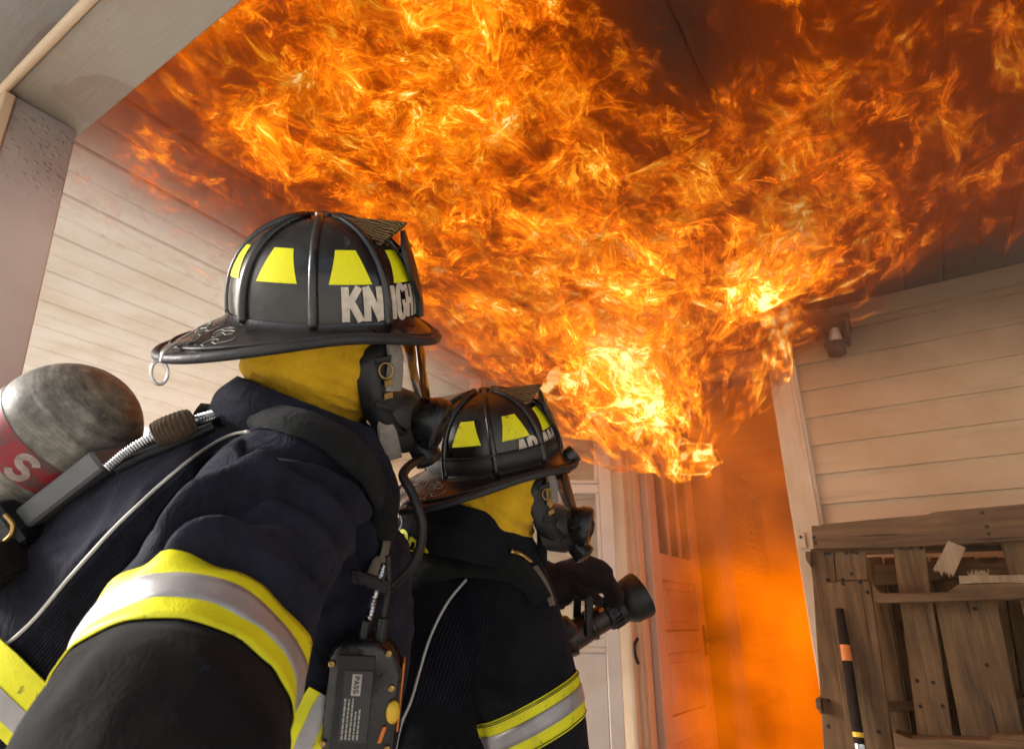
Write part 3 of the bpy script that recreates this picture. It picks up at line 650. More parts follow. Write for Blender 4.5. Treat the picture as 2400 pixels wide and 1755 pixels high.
def helmet(parent, L, mat, text, t0, brim_mat=None):
    nth, ns = 96, 22; V = []
    for i in range(ns):
        s = (i / (ns - 1)) ** .85
        for k in range(nth): V.append(dome(2 * math.pi * k / nth, min(s, .9995)))
    V = L(np.array(V)); h = mesh_obj('helmet', V, grid_faces(ns, nth, False, True), mat, parent, smooth=True)
    # flange and brim
    V = []; rows = [0, .06, .2, .4, .6, .8, .92, 1.0]
    for w in rows:
        for k in range(nth): V.append(brim_pt(2 * math.pi * k / nth, w) + np.array([0, 0, .009 if w == 0 else (.002 if w < .1 else 0)]))
    nt_ = len(V)
    for w in rows[::-1]:
        for k in range(nth): V.append(brim_pt(2 * math.pi * k / nth, w) - np.array([0, 0, .006]))
    V = L(np.array(V)); mesh_obj('brim', V, grid_faces(2 * len(rows), nth, False, True), brim_mat or mat, h, smooth=True)
    P = np.array([brim_pt(2 * math.pi * k / 96, 1.0) + [0, 0, -.002] for k in range(97)]); V, F = tube_geo(L(P), .0072, 10, L.z, False); mesh_obj('brim_edge', V, F, M_RIM, h, smooth=True)
    P = np.array([brim_pt(2 * math.pi * k / 96, .80) + [0, 0, .0015] for k in range(97)]); V, F = tube_geo(L(P), .003, 6, L.z, False); mesh_obj('brim_bead', V, F, M_RIM, h, smooth=True)
    # tooled curls on the rear brim
    rr = random.Random(3)
    geos = []
    for i in range(34):
        th = math.pi + rr.uniform(-1.05, 1.05); w0 = rr.uniform(.15, .7); a0 = rr.uniform(0, 6.28); pts = []
        for j in range(9):
            a = a0 + j * .42; r_ = .02 * (1 - j / 12) * rr.uniform(.8, 1.1)
            pts.append(brim_pt(th + r_ * math.cos(a) * 6, min(.78, max(.05, w0 + r_ * math.sin(a) * 9))) + [0, 0, .0008])
        geos.append(tube_geo(L(np.array(pts)), .0007, 4, L.z))
    V, F = merge(*geos); tag(mesh_obj('tooled_ornament', V, F, M_PRINT, h), None, kind='stuff')
    for k in range(8):
        th = k * math.pi / 4
        P = np.array([dome(th, s, .0015) for s in np.linspace(.0, .985, 26)]); V, F = tube_geo(L(P), np.linspace(.0074, .0058, 26), 8, L.vec(-math.sin(th), math.cos(th), 0)); mesh_obj('rib', V, F, mat, h, smooth=True)
    lathe('crown_button', [(-.004, .014), (.003, .013), (.006, .008), (.0065, .001)], L.one(0, 0, DH_), L.z, mat, h, 16)
    # yellow trapezoids
    for k in range(8):
        tc = (k + .5) * math.pi / 4; sg = 1 if math.cos(tc) < 0 else -1
        V = []; n, m = 7, 7
        for i in range(n):
            v = i / (n - 1); s = .39 + .30 * v
            for j in range(m):
                u = j / (m - 1) - .5; w = (.47 - .20 * v)
                V.append(dome(tc + u * w, s, .0012))
        V = L(np.array(V)); mesh_obj('reflective_sticker', V, grid_faces(n, m), M_TETRA, h, smooth=True)
    # name across the right front, letter by letter between the ribs
    for ch, (a0, a1) in zip(text, t0):
        V, F = letter_geo(ch, .19, abs(rad(a1 - a0)) * .126 / .052)
        mesh_obj('name_letter', [L.one(*dome(rad(a0 + (a1 - a0) * p[0]), .055 + .315 * p[1], .0025)) for p in V], F, M_LETTER, h)
    # leather shield standing against the front and the carved holder that carries it
    V = []; n, m = 13, 15
    for i in range(n):
        v = i / (n - 1); z = .004 + .128 * v; hw = (.024 + .022 * smoothstep(.1, .6, v)) if v < .72 else .046 * (1 - ((v - .72) / .28) ** 2 * .62)
        for j in range(m):
            u = (j / (m - 1) - .5) * 2; y = u * hw
            x = .150 - .030 * v ** 1.6 - 4.2 * y * y
            V.append((x, y, z))
    Vb = [(a - .006, b, c) for a, b, c in V]; N0 = len(V)
    F = grid_faces(n, m) + grid_faces(n, m, off=N0)
    edge = [i * m for i in range(n)] + [(n - 1) * m + j for j in range(1, m)] + [i * m + m - 1 for i in range(n - 2, -1, -1)] + [j for j in range(m - 2, 0, -1)]
    F += [(edge[i], edge[(i + 1) % len(edge)], edge[(i + 1) % len(edge)] + N0, edge[i] + N0) for i in range(len(edge))]
    sh = mesh_obj('front_shield', L(np.array(V + Vb)), F, M_RUBBER, h, smooth=True, autosmooth=40)
    V = np.array([(.010, 0, .149), (.112, 0, .146), (.124, -.006, .144), (.124, .006, .144), (.088, -.050, .114), (.088, .050, .114), (.03, -.016, .147), (.03, .016, .147),
                  (.010, 0, .143), (.110, 0, .136), (.118, -.006, .136), (.118, .006, .136), (.084, -.046, .108), (.084, .046, .108), (.03, -.016, .141), (.03, .016, .141)])
    F = [(0, 6, 1), (6, 4, 2), (6, 2, 1), (0, 1, 7), (7, 3, 5), (7, 1, 3), (1, 2, 3), (8, 9, 14), (14, 10, 12), (14, 9, 10), (8, 15, 9), (15, 13, 11), (15, 11, 9), (9, 11, 10),
         (0, 8, 14, 6), (6, 14, 12, 4), (4, 12, 10, 2), (2, 10, 11, 3), (3, 11, 13, 5), (5, 13, 15, 7), (7, 15, 8, 0)]
    mesh_obj('eagle_holder', L(V), F, M_EAGLE, h, bevel=.0015)
    P = np.array([(.108, -.042, .104), (.122, -.025, .107), (.127, 0, .109), (.122, .025, .107), (.108, .042, .104)]); tube('shield_bar', L(spline(P, 18)), .004, M_HELM, h, 8)
    # ring at the back
    rb = brim_pt(rad(180 + 32), .97); cl = L.one(*rb)
    q0 = brim_pt(rad(212), .62) + [0, 0, .004]; q1 = brim_pt(rad(212), 1.0) + [0, 0, .009]; q2 = q1 + [-.006, -.004, -.014]
    P = spline([L.one(*q0), L.one(*((q0 + q1) / 2 + [0, 0, .003])), L.one(*q1), L.one(*q2)], 14)
    V, F = tube_geo(P, .0075, 8, L.z, True, 1.0); T, N, B = frames(P, L.z)
    V = []
    for p_, n_, b_ in zip(P, N, B):
        for su, sv in ((-1, -1), (1, -1), (1, 1), (-1, 1)): V.append(p_ + b_ * .0075 * su + n_ * .0012 * sv)
    mesh_obj('hanger_clip', V, grid_faces(len(P), 4, False, True) + [(0, 1, 2, 3)], M_STEEL, h, smooth=True, autosmooth=30)
    cR = L.one(*q2) - up * .015; P = np.array([cR + .012 * 1.35 * math.sin(a) * up + .010 * math.cos(a) * nrm(rt * .75 + fw * .65) for a in np.linspace(0, 2 * math.pi, 25)])
    V, F = tube_geo(P, .0022, 8, fw, False); mesh_obj('hanging_ring', V, F, M_STEEL, h, smooth=True)
    return h

# ------------------------------------------------------------------ bodies: overlapping lofts fused into one skin
def loft_px(rings, nseg=None, sides=28):
    """rings: (px, py, depth, half width across in the picture, half width in depth); smooth closed loft"""
    C = np.array([at(*r[:3]) for r in rings]); A = np.array([r[3] for r in rings]); B = np.array([r[4] for r in rings]); n = nseg or (len(rings) * 6)
    Q = spline(np.c_[C, A, B], n); P, A, B = Q[:, :3], Q[:, 3], Q[:, 4]; T = np.gradient(P, axis=0); V = []
    for p, t, a, b in zip(P, T, A, B):
        t = nrm(t); d = nrm(p - CAM); d = nrm(d - t * (d @ t)); s = np.cross(t, d)
        for k in range(sides):
            an = 2 * math.pi * k / sides; V.append(p + s * a * math.cos(an) + d * b * math.sin(an))
    return V, grid_faces(n, sides, False, True) + [tuple(range(sides))[::-1], tuple(range((n - 1) * sides, n * sides))]
def fuse(name, geos, mat, parent, voxel=.010, smooth_it=6):
    V, F = merge(*geos); me = bpy.data.meshes.new('tmp'); me.from_pydata([tuple(map(float, v)) for v in V], [], F); me.update()
    bm = bmesh.new(); bm.from_mesh(me)
    bmesh.ops.recalc_face_normals(bm, faces=bm.faces); bm.to_mesh(me); bm.free()
    o = bpy.data.objects.new('tmp', me); COL.objects.link(o); md = o.modifiers.new('r', 'REMESH'); md.mode = 'VOXEL'; md.voxel_size = voxel
    dg = bpy.context.evaluated_depsgraph_get(); m2 = bpy.data.meshes.new_from_object(o.evaluated_get(dg)); bpy.data.objects.remove(o); m2.name = name
    bm = bmesh.new(); bm.from_mesh(m2)
    for _ in range(smooth_it): bmesh.ops.smooth_vert(bm, verts=bm.verts, factor=.5, use_axis_x=True, use_axis_y=True, use_axis_z=True)
    bm.to_mesh(m2); bm.free(); m2.materials.clear(); m2.materials.append(mat)
    for p in m2.polygons: p.use_smooth = True
    b = bpy.data.objects.new(name, m2); COL.objects.link(b); child(b, parent); return b
def bvh_of(o):
    me = o.data; return BVHTree.FromPolygons([v.co[:] for v in me.vertices], [p.vertices[:] for p in me.polygons])
def hit_px(bvh, px, py, lift=0.0):
    d = ray(px, py); loc, nn, idx, dist = bvh.ray_cast(Vector(CAM), Vector(nrm(d)))
    if loc is None: return None, None
    n = np.array(nn); n = n if n @ d < 0 else -n
    return np.array(loc) + n * lift, n
def path_px(bvh, pts, n, lift):
    Q = spline(np.array(pts, float), n); P, N = [], []
    for q in Q:
        p, nn = hit_px(bvh, q[0], q[1], lift)
        if p is None: continue
        P.append(p); N.append(nn)
    P = np.array(P); N = np.array(N)
    for _ in range(3):
        P[1:-1] = .25 * P[:-2] + .5 * P[1:-1] + .25 * P[2:]; N[1:-1] = .25 * N[:-2] + .5 * N[1:-1] + .25 * N[2:]
    return P, N
def ribbon(name, P, N, w, th, mat, parent, edge=.35):
    P = np.asarray(P); T = np.gradient(P, axis=0); V = []; n = len(P); w = np.broadcast_to(w, (n,))
    for p, t, nn, ww in zip(P, T, N, w):
        s = nrm(np.cross(t, nn)); nn = nrm(nn)
        for a, h in ((-.5, -.6), (-.5, edge), (-.38, 1), (0, 1.1), (.38, 1), (.5, edge), (.5, -.6)): V.append(p + s * ww * a + nn * th * h)
    return mesh_obj(name, V, grid_faces(n, 7, False, True) + [tuple(range(7)), tuple(range((n - 1) * 7, n * 7))], mat, parent, smooth=True, autosmooth=60)
def folds(o, lines, noise_amp, sc, seed=0, aniso=(1, 1, 1)):
    """push cloth out along ridges and in along creases, plus uneven slack"""
    me = o.data; n = len(me.vertices); co = np.zeros(n * 3); me.vertices.foreach_get('co', co); co = co.reshape(-1, 3); nr = np.zeros(n * 3); me.vertices.foreach_get('normal', nr); nr = nr.reshape(-1, 3)
    disp = np.zeros(n)
    for P, amp, wid in lines:
        P = np.asarray(P); best = np.full(n, 1e9)
        lo = P.min(0) - wid * 4; hi = P.max(0) + wid * 4; idx = np.where(((co > lo) & (co < hi)).all(1))[0]
        if not len(idx): continue
        C = co[idx]; b = np.full(len(idx), 1e9); tpar = np.zeros(len(idx))
        for k, (p, q) in enumerate(zip(P[:-1], P[1:])):
            d = q - p; L2 = d @ d + 1e-12; t = np.clip(((C - p) @ d) / L2, 0, 1); dd = np.linalg.norm(C - p - t[:, None] * d, axis=1)
            m = dd < b; b[m] = dd[m]; tpar[m] = (k + t[m]) / (len(P) - 1)
        taper = np.sin(np.pi * np.clip(tpar, .04, .96)) ** .6
        disp[idx] += amp * taper * (np.exp(-(b / wid) ** 2) if amp > 0 else np.exp(-(b / (wid * .8)) ** 1.15))
    if noise_amp:
        A = np.array(aniso)
        for i in range(n):
            p = co[i] * A * sc; v = mn.noise((p[0] + seed, p[1], p[2])) ; w = 1 - abs(mn.noise((p[0] * 1.9, p[1] * 1.9 + seed, p[2] * 1.9))) * 2
            disp[i] += noise_amp * (v * .6 + w * .5)
    co += nr * disp[:, None]; me.vertices.foreach_set('co', co.ravel()); me.update()
def ring_band(name, bvh, c, ax, stations, rmax, mat, parent, lift=.003, a0=0, a1=360, n=72, rdef=None, wob=0.0):
    """band round a limb: rays go from the axis outwards to the cloth"""
    ax = nrm(ax); e1 = nrm(np.cross(ax, EZ)); e2 = np.cross(ax, e1); V = []; closed = (a1 - a0) >= 360; m = n if closed else n + 1
    for s in stations:
        R = []
        for k in range(m):
            a = rad(a0 + (a1 - a0) * k / n); d = e1 * math.cos(a) + e2 * math.sin(a); o = np.asarray(c) + ax * (s + wob * math.sin(a * 3 + 1))
            loc, nn, i, dist = bvh.ray_cast(Vector(o), Vector(d)); r = dist if loc is not None and dist < rmax else (rdef or rmax)
            R.append(r)
        R = np.array(R)
        if closed: R = np.maximum(R, .25 * np.roll(R, 1) + .5 * R + .25 * np.roll(R, -1))
        for k in range(m):
            a = rad(a0 + (a1 - a0) * k / n); d = e1 * math.cos(a) + e2 * math.sin(a); V.append(np.asarray(c) + ax * (s + wob * math.sin(a * 3 + 1)) + d * (R[k] + lift))
    o = mesh_obj(name, V, grid_faces(len(stations), m, False, closed), mat, parent, smooth=True)
    md = o.modifiers.new('thickness', 'SOLIDIFY'); md.thickness = .0015; md.offset = -1; return o
def rib_panel(name, bvh, e0, e1, nribs, nl, lift, mat, parent, amp=.0016):
    """knitted panel between two lines drawn on the coat, ribs running along them"""
    A, B = spline(np.array(e0, float), nl), spline(np.array(e1, float), nl); m = nribs * 6 + 1; V = []
    G = np.zeros((nl, m, 3)); NN = np.zeros((nl, m, 3))
    for i in range(nl):
        last = None
        for j in range(m):
            f = j / (m - 1); q = A[i] * (1 - f) + B[i] * f; p, nn = hit_px(bvh, q[0], q[1], lift)
            if p is None or (last is not None and np.linalg.norm(p - last[0]) > .06): p, nn = last if last is not None else (at(q[0], q[1], .8), -fw)
            G[i, j] = p; NN[i, j] = nn; last = (p, nn)
    for _ in range(4):
        G[1:-1, 1:-1] = .5 * G[1:-1, 1:-1] + .125 * (G[:-2, 1:-1] + G[2:, 1:-1] + G[1:-1, :-2] + G[1:-1, 2:])
    ph = np.cos(np.linspace(0, nribs * 2 * math.pi, m)); ph[0] = ph[-1] = -2.5
    G += NN * (amp * ph)[None, :, None]; G[0] -= NN[0] * .004; G[-1] -= NN[-1] * .004
    return mesh_obj(name, G.reshape(-1, 3), grid_faces(nl, m), mat, parent, smooth=True)
def head_and_hood(parent, L, seed, hood_front=.092, k=1.0):
    """hooded head under the helmet"""
    rings = [(.03, .0, .110, .092), (.0, -.004, .118, .096), (-.04, -.008, .121, .097), (-.08, -.008, .117, .094), (-.115, -.008, .107, .09), (-.15, -.02, .086, .080), (-.19, -.03, .082, .078), (-.24, -.04, .085, .08)]
    n, m = 80, 110; Q = spline(np.array(rings), n); V = []
    for (z, cx, a, b) in Q:
        for k_ in range(m):
            t = 2 * math.pi * k_ / m; x = cx + a * math.cos(t); y = b * math.sin(t)
            w = mn.noise((x * 8 + seed, y * 8, z * 24 + x * 20)) * .015 * smoothstep(.02, -.06, z) + (.5 - abs(mn.noise((x * 14, y * 10 + seed, z * 44 + x * 30)))) * .011 * smoothstep(-.01, -.07, z)
            V.append((x + w * math.cos(t), y + w * math.sin(t), z))
    return mesh_obj('hood', L(np.array(V)), grid_faces(n, m, False, True) + [tuple(range(m))[::-1]], M_HOOD, parent, smooth=True)
def face_mask(parent, L, reg_mat, seed=0):
    mk = None
    # rubber skirt against the face
    def ring(x, cz, hh, hw_, n=40, pw=2.6):
        P = []
        for k in range(n):
            t = 2 * math.pi * k / n; c, s = math.cos(t), math.sin(t)
            yy = hw_ * math.copysign(abs(c) ** (2 / pw), c); zz = cz + hh * math.copysign(abs(s) ** (2 / pw), s)
            P.append((x - 5.0 * yy * yy - .12 * (zz - cz), yy, zz))
        return P
    V = []
    prof = [(.088, -.10, .082, .082), (.104, -.10, .090, .088), (.118, -.10, .092, .086), (.128, -.10, .088, .082), (.124, -.10, .080, .074)]
    for p in prof: V += ring(*p)
    mk = mesh_obj('mask', L(np.array(V)), grid_faces(len(prof), 40, False, True), M_RUBBER, parent, smooth=True)
    V = []
    for p in [(.126, -.10, .086, .080), (.142, -.10, .080, .070), (.152, -.10, .066, .054), (.158, -.10, .04, .03)]: V += ring(*p)
    mesh_obj('lens', L(np.array(V)), grid_faces(4, 40, False, True) + [tuple(range(120, 160))], M_LENS, mk, smooth=True)
    # lower cup and regulator
    cup = []
    for p in [(.090, -.165, .045, .062), (.118, -.170, .052, .056), (.140, -.172, .046, .046), (.150, -.172, .034, .036)]: cup += ring(*p)
    mesh_obj('nose_cup', L(np.array(cup)), grid_faces(4, 40, False, True) + [tuple(range(120, 160))], M_RUBBER, mk, smooth=True)
    ra = nrm(L.vec(.9, -.30, -.25)); rc = L.one(.145, -.012, -.165)
    V, F = lathe_geo([(-.01, .034), (.010, .040), (.018, .044), (.034, .044), (.040, .040), (.042, .030), (.034, .027), (.033, .001)], rc, ra, 28); mesh_obj('regulator', V, F, M_PLASTIC, mk, smooth=True, autosmooth=30)
    V, F = lathe_geo([(.033, .018), (.044, .017), (.047, .011), (.0475, .001)], rc, ra, 20); mesh_obj('purge_knob', V, F, M_RUBBER, mk, smooth=True, autosmooth=30)
    V, F = lathe_geo([(-.01, .022), (.022, .024), (.026, .018), (.03, .001)], L.one(.150, -.02, -.215), nrm(L.vec(.5, -.5, -.7)), 20); mesh_obj('exhaust_port', V, F, M_PLASTIC, mk, smooth=True, autosmooth=30)
    # head straps with brass buckles
    for z0, z1, x0 in ((-.045, -.055, .112), (-.13, -.12, .108)):
        P = np.array([L.one(x0, -.070, z0), L.one(.098, -.082, (z0 + z1) / 2), L.one(.080, -.092, z1 + .004)]); P = spline(P, 12); N = np.array([L.vec(.35, -.93, 0)] * 12)
        ribbon('head_strap', P, N, .011, .0012, M_RUBBER, mk)
    for z in (-.085, -.105):
        c = L.one(.098, -.083, z); V, F = boxv(c, L.vec(.8, .5, .1), L.vec(-.4, .9, 0), L.z, .016, .003, .010); mesh_obj('buckle', V, F, M_BRASS, mk, bevel=.001)
    P = np.array([L.one(.095 + .010 * math.cos(a), -.088, -.066 + .012 * math.sin(a)) for a in np.linspace(0, 2 * math.pi, 13)]); V, F = tube_geo(P, .0016, 6, L.y, False); mesh_obj('wire_loop', V, F, M_BRASS, mk, smooth=True)
    return mk
# ------------------------------------------------------------------ firefighter nearest the camera
p1 = thing('person', at(300, 2600, 1.0) * [1, 1, 0], 'firefighter nearest the camera in navy coat with yellow arm band and black helmet', 'person')
L1 = Loc(*helm_frame(765, 738, .945, 0.0, 9.0, 8.5))
helmet(p1, L1, M_HELM, 'KNIGHT', [(-73, -62), (-60, -49), (-41.5, -37.5), (-35.5, -27), (-25, -17), (-15, -7.5)])
head_and_hood(p1, L1, 1.0)
mk1 = face_mask(p1, L1, M_PLASTIC)
# pale inner knit showing between hood and mask
P = spline(np.array([L1.one(.104, -.070, -.02), L1.one(.108, -.074, -.06), L1.one(.104, -.074, -.10)]), 14); ribbon('inner_knit', P, [L1.vec(.45, -.9, 0)] * 14, np.linspace(.020, .028, 14), .004, M_WHITE, p1)
P = spline(np.array([L1.one(.088, -.078, -.125), L1.one(.095, -.070, -.165), L1.one(.10, -.05, -.22)]), 14); ribbon('neck_cloth', P, [L1.vec(.25, -.95, 0)] * 14, np.linspace(.022, .036, 14), .004, M_WHITE, p1)
tors = loft_px([(745, 985, .95, .085, .085), (735, 1040, .955, .115, .12), (700, 1120, .965, .175, .20), (610, 1225, .97, .20, .23), (470, 1350, .96, .215, .225), (285, 1520, .94, .225, .215), (70, 1715, .92, .235, .21), (-180, 1960, .9, .24, .21), (-300, 2320, .9, .2, .2)])
arm = loft_px([(730, 1110, .86, .085, .09), (670, 1170, .79, .096, .10), (590, 1300, .70, .098, .10), (495, 1470, .61, .098, .098), (425, 1625, .54, .094, .094), (362, 1790, .48, .095, .095), (320, 1960, .45, .09, .09), (340, 2200, .45, .075, .075), (560, 2420, .52, .06, .06)])
larm = loft_px([(790, 1150, 1.10, .085, .09), (830, 1300, 1.17, .085, .085), (850, 1500, 1.22, .075, .075), (930, 1640, 1.28, .06, .06)])
legs = [loft_px([(-200, 2200, .86, .10, .10), (60, 2600, .95, .09, .09), (40, 3100, 1.05, .07, .07)]), loft_px([(-240, 2250, 1.05, .10, .10), (120, 2650, 1.15, .09, .09), (-100, 3000, 1.2, .07, .07)])]
belly = loft_px([(830, 1250, 1.0, .09, .14), (800, 1350, 1.0, .12, .17), (745, 1520, .97, .145, .18), (660, 1740, .94, .17, .2), (480, 2000, .92, .19, .2)])
body1 = fuse('body', [tors, arm, larm, belly] + legs, M_COAT, p1, .0062, 6)
bv = bvh_of(body1)
def fl(pts, amp, wid, b=None, n=16): P, N = path_px(b or bv, pts, n, 0); return (P, amp, wid)
folds(body1, [fl([(380, 1275), (450, 1195), (550, 1140), (650, 1105)], 0.0284, 0.0176), fl([(360, 1320), (450, 1240), (560, 1205), (660, 1220)], -0.0344, 0.0112),
              fl([(370, 1345), (470, 1270), (590, 1255), (720, 1300)], 0.0284, 0.0136), fl([(560, 1110), (690, 1150), (790, 1230), (830, 1330)], 0.0182, 0.0144),
              fl([(600, 1060), (720, 1075), (830, 1140), (880, 1230)], -0.0162, 0.0112), fl([(500, 1215), (590, 1170), (690, 1180), (770, 1260)], -0.0162, 0.0080),
              fl([(540, 1240), (640, 1265), (730, 1340), (760, 1420)], -0.0182, 0.0096), fl([(660, 1000), (760, 1050), (850, 1120)], 0.0121, 0.0128),
              fl([(420, 1295), (560, 1290), (690, 1360), (745, 1440)], 0.0142, 0.0096), fl([(250, 1560), (420, 1560), (560, 1640), (610, 1740)], 0.0101, 0.0128),
              fl([(700, 1090), (800, 1140), (860, 1230), (870, 1330)], 0.0162, 0.0128), fl([(450, 1330), (560, 1330), (660, 1400), (720, 1480)], -0.0135, 0.0090), fl([(600, 1100), (640, 1150), (620, 1200)], 0.0162, 0.0120), fl([(470, 1150), (540, 1110), (600, 1100)], -0.0162, 0.0090), fl([(760, 1160), (820, 1240), (840, 1340), (820, 1440)], -0.0135, 0.0100), fl([(640, 1180), (720, 1230), (780, 1320)], 0.0121, 0.0110), fl([(300, 1620), (420, 1640), (520, 1720)], -0.0095, 0.0120), fl([(420, 1660), (540, 1690), (640, 1780)], 0.0095, 0.0140), fl([(330, 1180), (230, 1290), (120, 1420)], 0.0121, 0.0160)], .009, 11.0, 3)
bm = bmesh.new(); bm.from_mesh(body1.data)
for _ in range(1): bmesh.ops.smooth_vert(bm, verts=bm.verts, factor=.4, use_axis_x=True, use_axis_y=True, use_axis_z=True)
bm.to_mesh(body1.data); bm.free()
bv = bvh_of(body1)
# collar
def collar(L_, parent, top, bot, n=64, seed=0, mat=M_COAT, th=.008, name='collar'):
    """stand-up collar between two tilted ovals given as (centre px, py, depth, half width along, half depth, tilt dx, dy)"""
    V = []; rows = 12
    def oval(o, a):
        c = at(*o[:3]); e = nrm(rt * o[5] - up * o[6]); d = nrm(c - CAM); d = nrm(d - e * (d @ e)); return c + e * o[3] * math.cos(a) + d * o[4] * math.sin(a)
    for side in (0, 1):
        for r_ in (range(rows) if side == 0 else range(rows - 1, -1, -1)):
            f = r_ / (rows - 1)
            for k in range(n):
                a = 2 * math.pi * k / n; p = oval(top, a) * (1 - f) + oval(bot, a) * f; c = at(*top[:3]) * (1 - f) + at(*bot[:3]) * f
                o = nrm(p - c); w = (.010 * mn.noise((p[0] * 7 + seed, p[1] * 7, p[2] * 30 + 4 * a / 6.28)) + .004 * mn.noise((p[0] * 25, p[1] * 25, p[2] * 50 + seed))) * (.35 + f) + .004 * math.sin(3.14 * f)
                V.append(p + o * (w + (0 if side == 0 else -th)))
    return mesh_obj(name, V, grid_faces(2 * rows, n, True, True), mat, parent, smooth=True)
collar(L1, p1, (725, 946, .935, .108, .105, .93, .36), (712, 1030, .955, .138, .15, .93, .36), seed=1)
collar(L1, p1, (722, 992, .945, .130, .128, .93, .37), (715, 1062, .958, .150, .165, .93, .37), seed=4, name='collar_fold')
# arm band: yellow, silver, yellow, and the charcoal sleeve patch under it
ac = at(437, 1590, .56); aa = nrm(at(350, 1790, .475) - at(530, 1420, .64))
BW = .074
ring_band('arm_band', bv, ac, aa, np.linspace(-.030, .044, 9), .16, M_YEL, p1, .0035, n=96, rdef=.11)
ring_band('silver_tape', bv, ac, aa, np.linspace(-.008, .020, 5), .16, M_SILV, p1, .0055, n=96, rdef=.11)
for s in (-.027, .0415): ring_band('stitch_line', bv, ac, aa, [s, s + .0009], .16, M_STITCH, p1, .0046, n=120, rdef=.11)
ring_band('sleeve_patch', bv, ac, aa, np.linspace(.046, .20, 14), .16, M_CHAR, p1, .0025, n=72, rdef=.10)
# trim at the lower back
bvt = BVHTree.FromPolygons([tuple(map(float, v)) for v in tors[0]], tors[1])
P, N = path_px(bvt, [(-60, 1535), (0, 1585), (60, 1640), (120, 1700)], 16, .012); ribbon('hem_band', P, N, .078, .002, M_YEL, p1)
P, N = path_px(bvt, [(-60, 1560), (-5, 1610), (55, 1665), (115, 1725)], 16, .015); ribbon('silver_tape', P, N, .026, .001, M_SILV, p1)
# chest trim showing below the arm
P, N = path_px(bv, [(765, 1630), (742, 1672), (722, 1715), (705, 1770)], 14, .003); ribbon('front_trim', P, N, .055, .002, M_YEL, p1); P, N = path_px(bv, [(765, 1630), (742, 1672), (722, 1715), (705, 1770)], 14, .006); ribbon('silver_tape', P, N, .022, .001, M_SILV, p1)
# white piping and ribbed panel down the back
pipe_pts = [(584, 1014), (540, 1022), (470, 1062), (400, 1118), (320, 1190), (240, 1268), (165, 1352), (100, 1432), (40, 1492), (-30, 1545)]
P, N = path_px(bv, pipe_pts, 70, .002); tube('piping', P, .0024, M_PIPE, p1, 8)
rib_panel('ribbed_panel', bv, [(578, 1024), (475, 1078), (330, 1200), (180, 1358), (60, 1500), (-20, 1570)], [(580, 1056), (520, 1110), (430, 1225), (330, 1330), (200, 1500), (110, 1640)], 15, 46, .002, M_RIB, p1, .0015)
P, N = path_px(bv, [(590, 1010), (660, 1005), (760, 1050)], 14, .002); ribbon('shoulder_seam', P, N, .004, .0015, M_COAT, p1)
# breathing pack harness
P, N = path_px(bv, [(452, 978), (520, 985), (610, 985), (700, 1002), (790, 1045), (860, 1115), (893, 1200), (890, 1270)], 40, .008)
ribbon('shoulder_strap', P, N, .052, .009, M_STRAP, p1)
P, N = path_px(bv, [(893, 1250), (884, 1310), (866, 1365)], 12, .010); ribbon('strap_webbing', P, N, .028, .003, M_TAN, p1)
c_ = at(868, 1362, .80); V, F = boxv(c_, nrm(rt * .95 - up * .3), fw, up, .055, .012, .018); mesh_obj('strap_buckle', V, F, M_PLASTIC, p1, bevel=.003)
P = spline([at(250, 1098, .76), at(300, 1058, .775), at(362, 1022, .79), at(440, 990, .80), at(500, 972, .83)], 120); Rr = .0062 + .0012 * np.sin(np.arange(120) * 2.1)
tube('braided_hose', P, Rr, M_STEEL, p1, 8)
tube('knit_sleeve', P[58:94], .0185 - .002 * np.linspace(-1, 1, 36) ** 4 + .0006 * np.sin(np.arange(36) * 1.7), M_KNIT, p1, 14)
tube('hose_ferrule', P[54:59], .008, M_STEEL, p1, 10); tube('hose_ferrule', P[93:98], .008, M_STEEL, p1, 10)
tube('hose', spline([at(270, 1100, .77), at(340, 1066, .79), at(430, 1030, .81), at(500, 1000, .83)], 30), .0075, M_RUBBER, p1, 8)
# low pressure tube hanging from the mask
tube('breathing_tube', spline([L1.one(.152, -.03, -.222), at(945, 1110, .86), at(968, 1160, .84), at(990, 1235, .83), at(975, 1310, .84), at(930, 1365, .86), at(880, 1400, .88)], 50), .0068, M_RUBBER, p1, 12)

# ------------------------------------------------------------------ air tank on that firefighter's back
tk = thing('air_tank', at(60, 1250, .74), 'scuffed grey air tank with red label band on the nearest firefighter\'s back', 'air tank')
td0 = nrm(at(-300, 1348, .88) - at(285, 909, .90))
def tank_mat():
    t = NT('scuffed_composite_tank'); c = t.co(); n = t.noise(c, 8, 6, .7); s = t.noise(t.map(c, (1, 1, 1), rot=(0, .6, .7)), 45, 5, .7, 0.0); g = t.noise(t.map(c, (.25, 1, 1), rot=(0, .75, .6)), 70, 4, .65)
    ax3 = tuple(map(float, td0)); dp = t.n('ShaderNodeVectorMath', operation='DOT_PRODUCT'); t.put(dp.inputs[0], c); dp.inputs[1].default_value = ax3
    wrap = t.noise(t.vmath('ADD', t.comb(dp.outputs['Value'], 0.0, 0.0), t.vmath('SCALE', c, .10)), 130, 4, .7)
    s = t.math('ADD', t.math('MULTIPLY', s, .45), t.math('MULTIPLY', wrap, .55))
    base = t.ramp(s, [(.36, (.05, .045, .038)), (.5, (.20, .18, .15)), (.64, (.40, .37, .31))]); base = t.mix(t.rng(n, .4, .7, 0, .7), base, (.05, .045, .038)); base = t.mix(t.rng(g, .6, .75, 0, .5), base, (.30, .27, .22))
    return t.bsdf(base, t.rng(n, .3, .7, .35, .6), 0, t.bump(t.math('ADD', s, g), .25, .003), .45, Coat_Weight=.2, Coat_Roughness=.3)
M_TANK = tank_mat()
